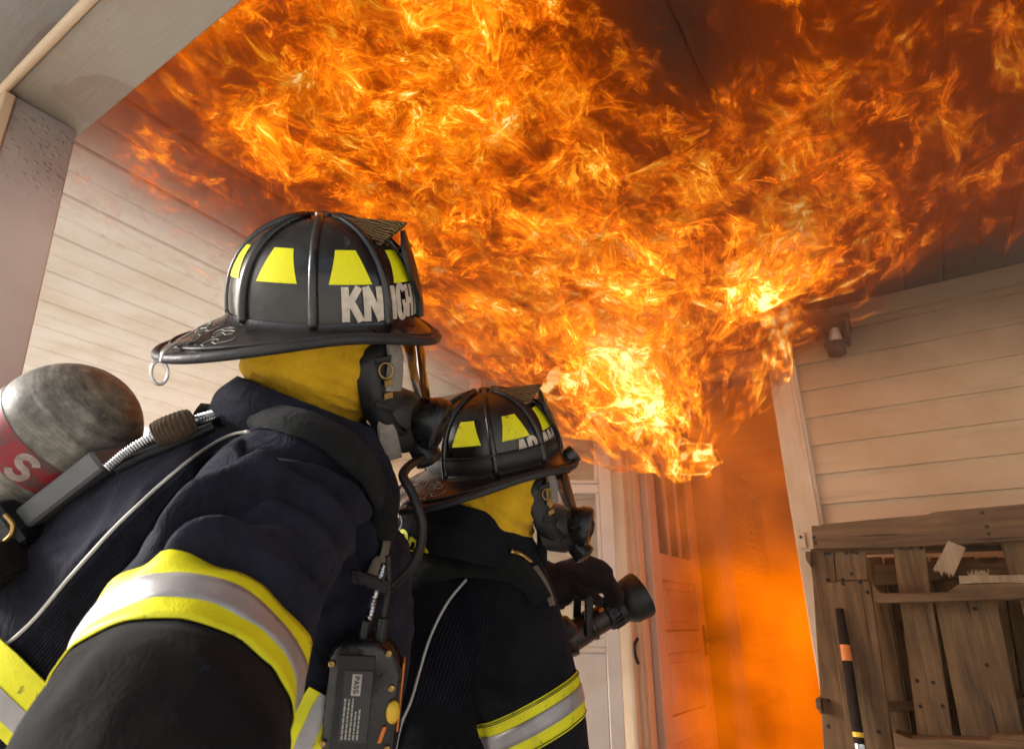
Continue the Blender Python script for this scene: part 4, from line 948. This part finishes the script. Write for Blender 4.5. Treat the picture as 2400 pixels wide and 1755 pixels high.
def red_mat():
    t = NT('faded_red_label'); c = t.co(); s = t.noise(c, 45, 5, .7); base = t.mix(t.rng(s, .42, .60), (.25, .014, .02), (.10, .05, .045)); return t.bsdf(base, .5, 0, None, .4)
M_RED = red_mat()
ta0 = at(285, 909, .90); td = td0; RT_ = .094
prof = [(0.0, .012)] + [(RT_ * .98 * (1 - math.cos(a)), RT_ * math.sin(a)) for a in np.linspace(.14, math.pi / 2, 12)] + [(.40, RT_), (.47, RT_ * .97), (.52, RT_ * .8), (.56, RT_ * .45), (.58, .03), (.64, .025)]
V, F = lathe_geo(prof, ta0, td, 56); cyl = mesh_obj('cylinder', V, F, M_TANK, tk, smooth=True, autosmooth=50)
te1 = nrm(np.cross(td, fw)); te2 = np.cross(td, te1)
def tank_pt(u, s, lift=.0008): return ta0 + td * s + (te1 * math.cos(u) + te2 * math.sin(u)) * (RT_ + lift)
b0, b1 = .100, .146
V = [tank_pt(2 * math.pi * k / 56, s) for s in np.linspace(b0, b1, 4) for k in range(56)]; mesh_obj('label_band', V, grid_faces(4, 56, False, True), M_RED, tk, smooth=True)
facing = math.atan2(-(fw @ te2), -(fw @ te1))
M_FADE = plain('faded_white_print', (.30, .22, .20), .6, 0, .5, 60)
def tmap(u0, s0, hgt, flip=1): return lambda u, v, i: tank_pt(u0 - flip * u * hgt / RT_, s0 - v * hgt, .0016)
letters('55', tmap(facing + 1.0, b1 - .008, .028), .2, .6, .25, M_FADE, tk, 'printed_digit')
letters('S', tmap(facing - .25, b1 - .004, .036), .26, .8, .2, M_FADE, tk, 'printed_letter')
# carrier frame below it
c_ = at(175, 1150, .86); ax_ = nrm(at(275, 1072, .86) - at(75, 1228, .86)); V, F = boxv(c_, ax_, nrm(np.cross(ax_, fw)), fw, .165, .030, .10); mesh_obj('carrier_plate', V, F, plain('grey_carrier_frame', (.12, .12, .125), .5), tk, bevel=.004)
c_ = at(10, 1265, .84); V, F = boxv(c_, ax_, nrm(np.cross(ax_, fw)), fw, .12, .07, .10); mesh_obj('carrier_clamp', V, F, M_PLASTIC, tk, bevel=.006)
tube('clamp_hook', spline([at(12, 1205, .78), at(30, 1228, .78), at(28, 1250, .78), at(12, 1268, .78)], 16), .003, M_BRASS, tk, 8)
c_ = at(-5, 1330, .78); V, F = boxv(c_, ax_, nrm(np.cross(ax_, fw)), fw, .06, .05, .09); mesh_obj('clamp_block', V, F, M_BLACKMETAL, tk, bevel=.004)

# ------------------------------------------------------------------ hand-sized alarm unit hanging from the harness
al = thing('alarm_unit', at(850, 1630, .80), 'black alarm unit with label and yellow button hanging beside the near firefighter\'s arm', 'alarm')
DA_ = .80; uc = at(852, 1622, DA_); ux = nrm(rt * .985 - up * .1 + fw * .12); uz = nrm(up * .99 + rt * .06); uz = nrm(uz - ux * (uz @ ux)); uy = np.cross(uz, ux)
def aloc(x, y, z): return uc + ux * x + uy * y + uz * z
out2 = [(-.046, -.095), (.030, -.095), (.044, -.075), (.048, .035), (.034, .062), (.012, .072), (-.034, .072), (-.046, .055)]
V = [aloc(x * sc, y, z * sc) for y, sc in ((-.02, .93), (-.014, 1.0), (.02, 1.0), (.024, .95)) for x, z in out2]; n8 = 8
mesh_obj('case', V, grid_faces(4, n8, False, True) + [tuple(range(8)), tuple(range(24, 32))], M_PLASTIC, al, smooth=True, autosmooth=28, bevel=.002)
fy = -.0205 if (aloc(0, -.02, 0) - CAM) @ fw < (aloc(0, .02, 0) - CAM) @ fw else .0245
sg_ = -1 if fy < 0 else 1
def apl(x0, x1, z0, z1, lift, nm, m, bevel=.0008):
    V, F = boxv(aloc((x0 + x1) / 2, fy + sg_ * lift, (z0 + z1) / 2), ux, uy, uz, x1 - x0, .002, z1 - z0); return mesh_obj(nm, V, F, m, al, bevel=bevel)
apl(-.034, .012, -.085, .058, .0008, 'raised_plate', M_RUBBER)
lb = apl(-.024, .012, -.052, .040, .0022, 'label_plate', M_LABEL)
apl(-.014, -.002, .008, .036, .0036, 'logo_badge', M_PRINT)
for i, ch in enumerate('SSAP'):
    V, F = letter_geo(ch, .2, .7); mesh_obj('logo_letter', [aloc(-.011 + p[1] * .006, fy + sg_ * .0052, .012 + i * .0056 + (1 - p[0]) * .0045) for p in V], F, M_LABEL, al)
rr = random.Random(5)
for i in range(5):
    x = -.020 + i * .0048; geos = []; z = -.048
    while z < (.004 if i < 3 else -.012):
        w = rr.uniform(.002, .007); geos.append(boxv(aloc(x, fy + sg_ * .0036, z + w / 2), ux, uy, uz, .0022, .0006, w)); z += w + .0014
    V, F = merge(*geos); mesh_obj('print_line', V, F, M_PRINT, al)
for x, z in ((-.042, .046), (.028, .062), (.036, .018), (.038, -.060), (-.043, -.055)):
    lathe('screw', [(0, .0042), (.002, .004), (.0025, .002), (.0018, .001)], aloc(x, fy, z), uy * sg_, M_BRASS, al, 12)
V, F = lathe_geo([(0, .009), (.004, .0085), (.007, .005), (.0075, .001)], aloc(.041, fy, -.012), uy * sg_, 16); V = [aloc(.041, 0, -.012) + (v - aloc(.041, 0, -.012)) + uz * ((v - aloc(.041, 0, -.012)) @ uz) * .7 for v in V]; mesh_obj('button', V, F, M_YBTN, al, smooth=True)
V, F = boxv(aloc(.0485, 0, .0), ux, uy, uz, .003, .02, .09); mesh_obj('side_strip', V, F, M_ORANGE, al, bevel=.001)
V, F = boxv(aloc(.030, fy + sg_ * .001, -.042), ux, uy, nrm(uz + .25 * ux), .005, .003, .022); mesh_obj('switch', V, F, M_ORANGE, al, bevel=.001)
P = spline([aloc(-.006, 0, .075), aloc(-.002, 0, .10), aloc(.004, 0, .14), aloc(.010, .0, .17)], 80); tube('braided_cable', P, .0042 + .0009 * np.sin(np.arange(80) * 2.2), M_STEEL, al, 8)
tube('cable', spline([aloc(.014, 0, .07), aloc(.016, 0, .10), aloc(.018, 0, .14), aloc(.014, 0, .18)], 30), .004, M_RUBBER, al, 8)
tube('cable_boot', spline([aloc(-.008, 0, .066), aloc(-.005, 0, .095)], 6), .0065, M_RUBBER, al, 10); tube('cable_boot', spline([aloc(.014, 0, .066), aloc(.0155, 0, .100)], 6), .0075, M_RUBBER, al, 10)

# ------------------------------------------------------------------ second firefighter, ahead of the first
p2 = thing('person', at(1060, 2600, 1.4) * [1, 1, 0], 'firefighter in black coat aiming the hose nozzle at the burning doorway', 'person')
L2 = Loc(*helm_frame(1158, 1076, 1.30, 9.0, 14.0, 0.0))
helmet(p2, L2, M_HELM2, 'ADAMS', [(-69, -59), (-57, -49), (-41, -31), (-29, -17), (-15, -6)])
h2 = [o for o in p2.children if o.name.startswith('helmet')][0]
# rubber goggle band round the dome
V = []
for s in np.linspace(.015, .235, 7):
    for k in range(97): V.append(dome(2 * math.pi * k / 96, s, .0035 + .003 * math.sin((s - .015) / .22 * math.pi)))
mesh_obj('rubber_band', L2(np.array(V)), grid_faces(7, 97), M_RUBBER, h2, smooth=True)
V = [dome(2 * math.pi * k / 96, .24, .006) for k in range(97)]; tube('band_edge', L2(np.array(V)), .0025, M_RUBBER, h2, 6)
# torch clipped under the front brim
f0, f1 = at(1292, 1106, 1.30), at(1346, 1062, 1.30); fa = nrm(f1 - f0)
V, F = lathe_geo([(-.006, .017), (.0, .020), (.026, .020), (.028, .016), (.045, .016), (.047, .0195), (.066, .0195), (.068, .014), (.062, .001)], f0, fa, 24); tl = mesh_obj('torch', V, F, M_PLASTIC, p2, smooth=True, autosmooth=30)
c_ = (f0 + f1) / 2; V, F = boxv(c_ + up * .004, fa, nrm(np.cross(fa, fw)), fw, .022, .054, .03); mesh_obj('torch_clip', V, F, M_BLACKMETAL, tl, bevel=.004)
V, F = lathe_geo([(0, .010), (.002, .009), (.003, .001)], f0 - fa * .006, -fa, 16); mesh_obj('torch_cap', V, F, M_STEEL, tl, smooth=True)
head_and_hood(p2, L2, 5.0)
mk2 = face_mask(p2, L2, M_PLASTIC)
P = spline(np.array([L2.one(.104, -.070, -.01), L2.one(.110, -.074, -.05), L2.one(.106, -.074, -.09)]), 14); ribbon('inner_knit', P, [L2.vec(.45, -.9, 0)] * 14, np.linspace(.016, .022, 14), .004, M_WHITE, p2)
tors2 = loft_px([(1150, 1215, 1.42, .08, .08), (1135, 1262, 1.42, .12, .12), (1100, 1350, 1.42, .175, .20), (1070, 1460, 1.42, .195, .225), (1040, 1600, 1.41, .20, .22), (1020, 1780, 1.40, .20, .21), (1000, 2000, 1.38, .20, .2), (990, 2300, 1.38, .18, .18)])
arm2 = loft_px([(1165, 1330, 1.36, .09, .09), (1185, 1400, 1.28, .100, .10), (1215, 1520, 1.24, .102, .10), (1250, 1660, 1.22, .100, .10), (1275, 1790, 1.22, .095, .095), (1300, 1930, 1.24, .085, .085), (1450, 2000, 1.40, .07, .07)])
larm2 = loft_px([(1090, 1330, 1.60, .085, .085), (1150, 1390, 1.72, .08, .08), (1220, 1390, 1.72, .066, .066), (1290, 1372, 1.68, .055, .055), (1330, 1362, 1.66, .044, .044)])
legs2 = [loft_px([(1000, 2200, 1.33, .10, .10), (1150, 2600, 1.4, .09, .09), (1100, 3000, 1.5, .07, .07)]), loft_px([(990, 2250, 1.5, .10, .10), (1200, 2650, 1.6, .09, .09), (1050, 3000, 1.7, .07, .07)])]
body2 = fuse('body', [tors2, arm2, larm2] + legs2, M_COAT2, p2, .0095, 6)
bv2 = bvh_of(body2)
folds(body2, [fl([(1130, 1290), (1200, 1330), (1250, 1420)], .006, .018, bv2), fl([(1200, 1440), (1270, 1520), (1300, 1600)], -.007, .014, bv2), fl([(1110, 1560), (1180, 1600), (1290, 1590)], -.006, .014, bv2),
              fl([(1120, 1600), (1200, 1640), (1320, 1610)], .006, .014, bv2), fl([(960, 1300), (1060, 1330), (1180, 1320)], .006, .014, bv2)], .004, 9.0, 8)
bv2 = bvh_of(body2)
collar(L2, p2, (1108, 1190, 1.325, .120, .118, .96, .27), (1095, 1275, 1.37, .165, .17, .97, .22), seed=2, mat=M_COAT2)
collar(L2, p2, (1098, 1238, 1.35, .145, .15, .96, .24), (1092, 1315, 1.38, .19, .19, .97, .2), seed=6, mat=M_COAT2, name='collar_fold')
ac2 = at(1250, 1680, 1.22); aa2 = nrm(nrm(at(1285, 1850, 1.22) - at(1205, 1480, 1.25)) - .30 * fw + .30 * rt)
ring_band('arm_band', bv2, ac2, aa2, np.linspace(-.038, .038, 8), .15, M_YEL, p2, .0035, n=90, rdef=.11)
ring_band('silver_tape', bv2, ac2, aa2, np.linspace(-.014, .014, 4), .15, M_SILV, p2, .0055, n=90, rdef=.11)
for s in (-.035, -.032, .034): ring_band('stitch_line', bv2, ac2, aa2, [s, s + .0012], .15, M_STITCH, p2, .0046, n=100, rdef=.11)
P, N = path_px(bv2, [(1095, 1358), (1050, 1410), (1010, 1490), (985, 1570), (965, 1640), (940, 1700), (922, 1790)], 50, .002); tube('piping', P, .003, M_PIPE, p2, 8)
rib_panel('ribbed_panel', bv2, [(1098, 1366), (1050, 1420), (1014, 1490), (988, 1570), (966, 1650)], [(1140, 1400), (1150, 1440), (1140, 1510), (1110, 1590), (1075, 1680)], 14, 36, .002, M_RIB, p2, .0018)
P, N = path_px(bv2, [(930, 1300), (1000, 1330), (1100, 1325), (1190, 1330), (1240, 1365), (1265, 1410)], 30, .006); ribbon('shoulder_strap', P, N, .055, .008, M_STRAP, p2)
P = spline([at(1195, 1290, 1.22), at(1222, 1300, 1.24), at(1250, 1322, 1.27)], 50); tube('braided_hose', P, .0055 + .001 * np.sin(np.arange(50) * 2.2), M_BRASS, p2, 8)
tube('hanging_strap', spline([at(1262, 1180, 1.30), at(1270, 1260, 1.31), at(1272, 1340, 1.32), at(1285, 1420, 1.33)], 20), .011, M_STRAP, p2, 8)
P, N = path_px(bv2, [(1250, 1330), (1275, 1370), (1292, 1420)], 10, .004); ribbon('strap_webbing', P, N, .02, .003, M_TAN, p2)
# yellow letters on the back yoke
def yoke(u, v, i):
    q = np.array([932, 1262]) + u * 62 * np.array([.62, .50]) * 1.15 + (v - .5) * 52 * np.array([.38, -.92]); p, n = hit_px(bv2c, q[0], q[1], .0025); return p if p is not None else at(q[0], q[1], 1.25)
dgc = [o for o in p2.children if o.name.startswith('collar') or o.name.startswith('body')]
Vc, Fc = merge(*[([v.co[:] for v in o.data.vertices], [p.vertices[:] for p in o.data.polygons]) for o in dgc]); bv2c = BVHTree.FromPolygons(Vc, Fc)
letters('ORD', yoke, .16, .42, .12, M_TETRA, p2, 'yoke_letter')
# gauge pod on the chest strap
gp = at(1318, 1480, 1.30); V, F = lathe_geo([(-.02, .020), (.0, .026), (.02, .026), (.028, .018), (.029, .001)], gp, nrm(up * .6 + rt * .6), 20); mesh_obj('gauge_pod', V, F, M_RUBBER, p2, smooth=True, autosmooth=30)
V, F = lathe_geo([(0, .013), (.008, .012), (.012, .006), (.0125, .001)], at(1322, 1535, 1.28), nrm(-fw + rt * .5), 16); mesh_obj('gauge_button', V, F, M_YBTN, p2, smooth=True)
P = spline([at(1318, 1480, 1.31), at(1325, 1550, 1.31), at(1345, 1640, 1.32), at(1350, 1760, 1.33)], 24); tube('gauge_strap', P, .018, M_STRAP, p2, 8, ratio=.5)
# gloved left hand on the nozzle: palm, four bent fingers and thumb
def chain(pts, radii): return tube_geo(spline(np.array([at(*p) for p in pts]), 5 * len(pts)), np.interp(np.linspace(0, 1, 5 * len(pts)), np.linspace(0, 1, len(radii)), radii), 12)
GD = 1.64
gl_geo = [loft_px([(1285, 1372, 1.67, .062, .055), (1310, 1368, 1.66, .058, .05), (1335, 1350, 1.655, .045, .038), (1372, 1343, 1.645, .046, .034), (1405, 1352, 1.64, .044, .030), (1425, 1362, 1.64, .034, .024)], sides=20)]
for i in range(4):
    bx, by = 1398 + 11 * i, 1322 + 17 * i; dd = 1.625 + .012 * (3 - i)
    gl_geo.append(chain([(bx - 18, by - 4, GD), (bx + 8, by + 6, dd - .01), (bx + 26 - 2 * i, by + 32, dd - .015), (bx + 14 - 3 * i, by + 56 - 3 * i, dd)], [.017, .0165, .015, .0125]))
gl_geo.append(chain([(1345, 1375, 1.63), (1368, 1392, 1.61), (1392, 1402, 1.605), (1410, 1412, 1.61)], [.018, .017, .0155, .013]))
M_GLOVE = cloth('dark_leather_glove', (.014, .010, .009), (.028, .020, .017), 500, .8, .1)
glove = fuse('glove', gl_geo, M_GLOVE, p2, .0042, 3)
folds(glove, [], .0025, 26.0, 2)
gb = bvh_of(glove); ring_band('glove_cuff', gb, at(1300, 1370, 1.665), nrm(at(1340, 1352, 1.655) - at(1285, 1372, 1.67)), np.linspace(-.02, .004, 4), .09, M_GLOVE, p2, .004, n=40, rdef=.06)

# ------------------------------------------------------------------ hose nozzle held by the second firefighter
nz = thing('hose_nozzle', at(1400, 1455, 1.64), 'black fire hose nozzle with fat bumper tip in the gloved hand', 'nozzle')
n0, n1 = at(1302, 1515, 1.60), at(1502, 1392, 1.67); na = nrm(n1 - n0); NLn = np.linalg.norm(n1 - n0)
M_NOZ = plain('sooty_nozzle_metal', (.035, .022, .016), .38, .3, .4)
def seg(nm, prof, m=M_NOZ, par=None, ch=35): V, F = lathe_geo(prof, n0, na, 30); return mesh_obj(nm, V, F, m, par or nz, smooth=True, autosmooth=ch)
seg('coupling', [(-.03, .030), (-.028, .040), (.028, .042), (.034, .046), (.046, .046), (.048, .036)])
seg('barrel', [(.047, .0375), (.10, .036), (.105, .040), (.112, .040), (.116, .034), (.16, .034)])
seg('pattern_sleeve', [(.155, .037), (.160, .041), (.172, .041), (.175, .038), (.187, .038), (.19, .043), (.205, .043), (.21, .040)], M_RUBBER)
seg('bumper', [(.207, .041), (.216, .050), (.232, .058), (NLn - .006, .062), (NLn + .004, .060), (NLn + .006, .050), (NLn - .004, .044), (NLn - .01, .02), (NLn - .008, .001)], M_RUBBER)
for k in range(18):
    a = k * math.pi / 9; e1 = nrm(np.cross(na, fw)); e2 = np.cross(na, e1); d = e1 * math.cos(a) + e2 * math.sin(a)
    V, F = boxv(n0 + na * .18 + d * .0415, na, np.cross(na, d), d, .026, .006, .005); mesh_obj('grip_lug', V, F, M_RUBBER, nz, bevel=.001)
bp0 = n0 + na * .085; bu = nrm(up * .95 - rt * .1 + .0 * fw)
for s in (-1, 1):
    q = nrm(np.cross(na, bu)) * s * .042; P = spline([bp0 + q, bp0 + q + bu * .04 + na * .004, bp0 + q * .9 + bu * .085 + na * .012], 10); ribbon('bale_arm', P, [nrm(q)] * 10, .022, .005, M_RUBBER, nz)
q = nrm(np.cross(na, bu)) * .042; tube('bale_bar', [bp0 + bu * .085 + na * .012 - q, bp0 + bu * .085 + na * .012 + q], .011, M_RUBBER, nz, 10)
for a, b in ((.215, .85), (.14, .7)):
    e = nrm(up * .75 - fw * .55 - rt * .2); V, F = boxv(n0 + na * (a + .01) + e * (.047 if a > .2 else .0365), na, np.cross(na, e), e, .016, .010, .002); mesh_obj('orange_mark', V, F, M_ORANGE, nz)
V, F = boxv(n0 + na * .01 + nrm(-fw * .8 + up * .5) * .042, na, nrm(np.cross(na, fw)), fw, .02, .012, .006); mesh_obj('coupling_plate', V, F, M_STEEL, nz, bevel=.001)
hs_ = tag(tube('fire_hose', spline([n0 - na * .028, n0 - na * .09, at(1215, 1600, 1.55), at(1160, 1760, 1.62), at(1120, 1990, 1.66), at(1040, 2500, 1.62), at(900, 3000, 1.75)], 60), .032, plain('dark_hose_jacket', (.03, .025, .022), .85), None, 14), 'dark fire hose running from the nozzle down behind the second firefighter', 'hose')
# ------------------------------------------------------------------ wooden pallets stacked against the wall
def pz(X, Y): return 1820 + X / 2.343, 1050 + Y / 2.343
pal = thing('wooden_pallet', onY(2150, 1755, 2.6) * [1, 1, 0], 'weathered broken wooden pallet standing against the siding right of the door', 'pallet')
def board(nm, quad, Y, th, mat, par=None, bevel=.003, wav=.0):
    """board cut to the outline seen in the photograph, standing in the plane y = Y, th deep"""
    q = [onY(*pz(*p), Y) for p in quad]; n = len(q); V = list(q) + [p + EY * th for p in q]
    F = [tuple(range(n)), tuple(range(n, 2 * n))] + [(i, (i + 1) % n, n + (i + 1) % n, n + i) for i in range(n)]
    return mesh_obj(nm, V, F, mat, par or pal, bevel=bevel)
YP = 2.60
board('top_board', [(190, 425), (240, 425), (245, 418), (560, 388), (820, 365), (880, 348), (1359, 305), (1900, 262), (1900, 470), (1359, 505), (640, 545), (200, 550)], YP - .025, .024, M_WOODH)
board('back_rail', [(185, 552), (1900, 470), (1900, 545), (1240, 560), (190, 590)], YP + .075, .03, M_WOODH)
board('end_board', [(178, 572), (316, 566), (328, 735), (420, 1650), (470, 2300), (330, 2300), (258, 1650), (200, 740)], YP + .004, .02, M_WOODV)
board('end_board', [(320, 568), (490, 566), (503, 724), (332, 730)], YP + .002, .02, M_WOODV)
board('face_board', [(262, 738), (515, 726), (645, 1650), (715, 2300), (500, 2300), (400, 1650)], YP - .022, .022, M_WOODV)
board('face_board', [(640, 548), (815, 536), (850, 800), (975, 1592), (1065, 2300), (880, 2300), (775, 1584), (672, 790)], YP + .03, .018, M_WOODV)
board('face_board', [(862, 800), (1200, 795), (1375, 1640), (1480, 2300), (1150, 2300), (1020, 1592)], YP + .028, .02, M_WOODV)
board('face_board', [(1225, 508), (1420, 490), (1560, 1100), (1700, 1650), (1560, 1650), (1420, 1100)], YP + .03, .02, M_WOODV)
board('face_board', [(1600, 480), (1760, 470), (2000, 1600), (1840, 1600)], YP + .03, .02, M_WOODV)
# notched stringers stick out towards the camera
board('notched_stringer', [(530, 752), (575, 796), (940, 790), (1000, 744), (1359, 735), (1900, 715), (1900, 820), (1359, 828), (560, 850), (534, 830)], YP - .10, .10, M_WOODH)
board('notched_stringer', [(648, 1560), (740, 1595), (1180, 1605), (1250, 1580), (1359, 1575), (1900, 1555), (1900, 1700), (660, 1720)], YP - .09, .10, M_WOODH)
board('back_rail', [(560, 1392), (1900, 1345), (1900, 1400), (560, 1450)], YP + .12, .03, M_WOODH)
board('back_rail', [(540, 640), (1900, 560), (1900, 640), (540, 760)], YP + .17, .02, M_WOODH)
for a in range(330, 1900, 128): board('rear_board', [(a, 600), (a + 118, 594), (a + 398, 2300), (a + 280, 2300)], YP + .19 + .012 * math.sin(a), .015, M_WOODV)
board('end_block', [(213, 1372), (244, 1372), (250, 1455), (240, 1460), (215, 1420)], YP - .03, .09, M_WOODH)
board('end_block', [(157, 566), (190, 566), (190, 655), (160, 610)], YP - .01, .06, M_WOODH)
def splinter(quad, Y, th, nm, tear, seed):
    rr = random.Random(seed); a, b, c, d = [np.array(p, float) for p in quad]; pts = [a, b]
    for i in range(tear + 1): f = i / tear; pts.append(c * (1 - f) + d * f + np.array([rr.uniform(-4, 4), rr.uniform(-4, 26) if i % 2 else rr.uniform(-16, 4)]))
    return board(nm, pts, Y, th, M_WOODN, bevel=0)
splinter([(942, 508), (1040, 545), (975, 700), (862, 672)], YP - .03, .02, 'split_board', 12, 1)
splinter([(1359, 694), (1000, 700), (1000, 742), (1359, 734)], YP - .104, .006, 'split_face', 3, 2)
splinter([(1165, 700), (1055, 700), (1050, 678), (1165, 670)], YP - .06, .02, 'split_end', 10, 3)
rr = random.Random(9)
for X, Y_, yy in [(205, 490, -.026), (215, 522, -.026), (270, 578, .003), (290, 578, .003), (382, 575, .001), (418, 572, .001), (440, 574, .001), (412, 690, .001), (282, 722, .003), (365, 722, .001), (365, 745, -.023), (460, 735, -.023), (680, 545, .029), (735, 545, .029), (795, 545, .029),
                 (1130, 355, -.026), (1155, 430, -.026), (1165, 470, -.026), (1260, 508, .029), (1330, 503, .029), (790, 1415, .029), (912, 1415, .029), (772, 1275, .029), (860, 1285, .029), (285, 1385, .003), (285, 1525, .003), (1090, 880, .027), (1155, 1190, .027), (500, 790, -.023), (560, 1555, -.023)]:
    p = onY(*pz(X, Y_), YP + yy); lathe('nail', [(0, .0065), (.001, .0055), (.0012, .001)], p, -EY, M_NAIL, pal, 8)
# ------------------------------------------------------------------ long tool leaning on the pallet
tl_ = thing('pry_tool', onY(2005, 1755, 2.5) * [1, 1, 0], 'dark tool handle with orange tape leaning on the pallet', 'tool')
t0_, t1_ = onY(*pz(345, 880), 2.57), onY(*pz(455, 1620), 2.52); tdv = nrm(t1_ - t0_); tend = t0_ + tdv * (t0_[2] / -tdv[2])
M_HANDLE = plain('dark_tool_handle', (.026, .016, .012), .85, 0, .3, spec=.15)
def tseg(nm, a, b, r, m, ratio=.75): P = np.array([t0_ + tdv * x for x in np.linspace(a, b, 14)]); T = np.linalg.norm(tend - t0_); return tube(nm, P, r, m, tl_, 14, EX, ratio)
Tl = np.linalg.norm(tend - t0_)
tseg('handle', .0, Tl, np.r_[.012, .016, np.full(12, .016)], M_HANDLE)
k_ = np.linalg.norm(t1_ - t0_) / 748.0
tseg('orange_tape', 215 * k_, 305 * k_, .0166, M_ORANGE); tseg('tape_mark', 225 * k_, 250 * k_, .0169, M_HANDLE, .4)
for i in range(3): tseg('striped_tape', (690 + i * 60) * k_, (715 + i * 60) * k_, .0167, M_YBTN if i % 2 == 0 else M_STEEL)
# ------------------------------------------------------------------ lantern on the wall by the door
def wz(X, Y, dy=0.0): return onY(1780 + X / 2.36, 500 + Y / 2.36, YW - dy)
lm = thing('wall_lantern', wz(395, 660), 'rusty square wall lantern with frosted glass beside the doorway', 'wall lamp')
M_RUST = plain('rusty_lamp_metal', (.085, .042, .02), .7, .2, .4)
def lquad(nm, quad, d0, d1, m, bevel=.003):
    q = [wz(*p, d0) for p in quad]; r_ = [wz(*p, d0) + EY * (d0 - d1) for p in quad]; n = len(q)
    return mesh_obj(nm, q + r_, [tuple(range(n)), tuple(range(n, 2 * n))] + [(i, (i + 1) % n, n + (i + 1) % n, n + i) for i in range(n)], m, lm, bevel=bevel)
lquad('back_plate', [(283, 608), (496, 548), (508, 650), (485, 652), (490, 700), (340, 700), (310, 700)], .03, .006, M_RUST)
lquad('roof_cap', [(300, 590), (490, 545), (500, 585), (310, 632)], .16, .03, M_RUST)
M_FROST = plain('frosted_lamp_glass', (.62, .52, .42), .35, 0, .1)
lquad('lamp_glass', [(392, 608), (425, 600), (465, 705), (375, 722)], .115, .07, M_FROST, .012)
for a, b in (((335, 628), (372, 720)), ((478, 590), (492, 690))):
    tube('cage_bar', [wz(*a, .14), wz(*b, .13)], .010, M_RUST, lm, 8); tube('cage_bar', [wz(*a, .05), wz(*b, .05)], .010, M_RUST, lm, 8)
lquad('side_panel', [(330, 630), (350, 626), (390, 715), (362, 725)], .12, .05, M_RUST); lquad('side_panel', [(455, 600), (480, 594), (498, 700), (478, 708)], .12, .05, M_RUST)
bc = wz(425, 745, .09); lathe('lamp_base', [(-.035, .028), (-.03, .036), (.012, .040), (.016, .046), (.022, .046), (.024, .03)], bc, EZ, M_RUST, lm, 20)
P = spline([wz(372, 548, .05), wz(366, 520, .06), wz(378, 512, .07)], 10); tube('hook', P, .005, M_RUST, lm, 8)
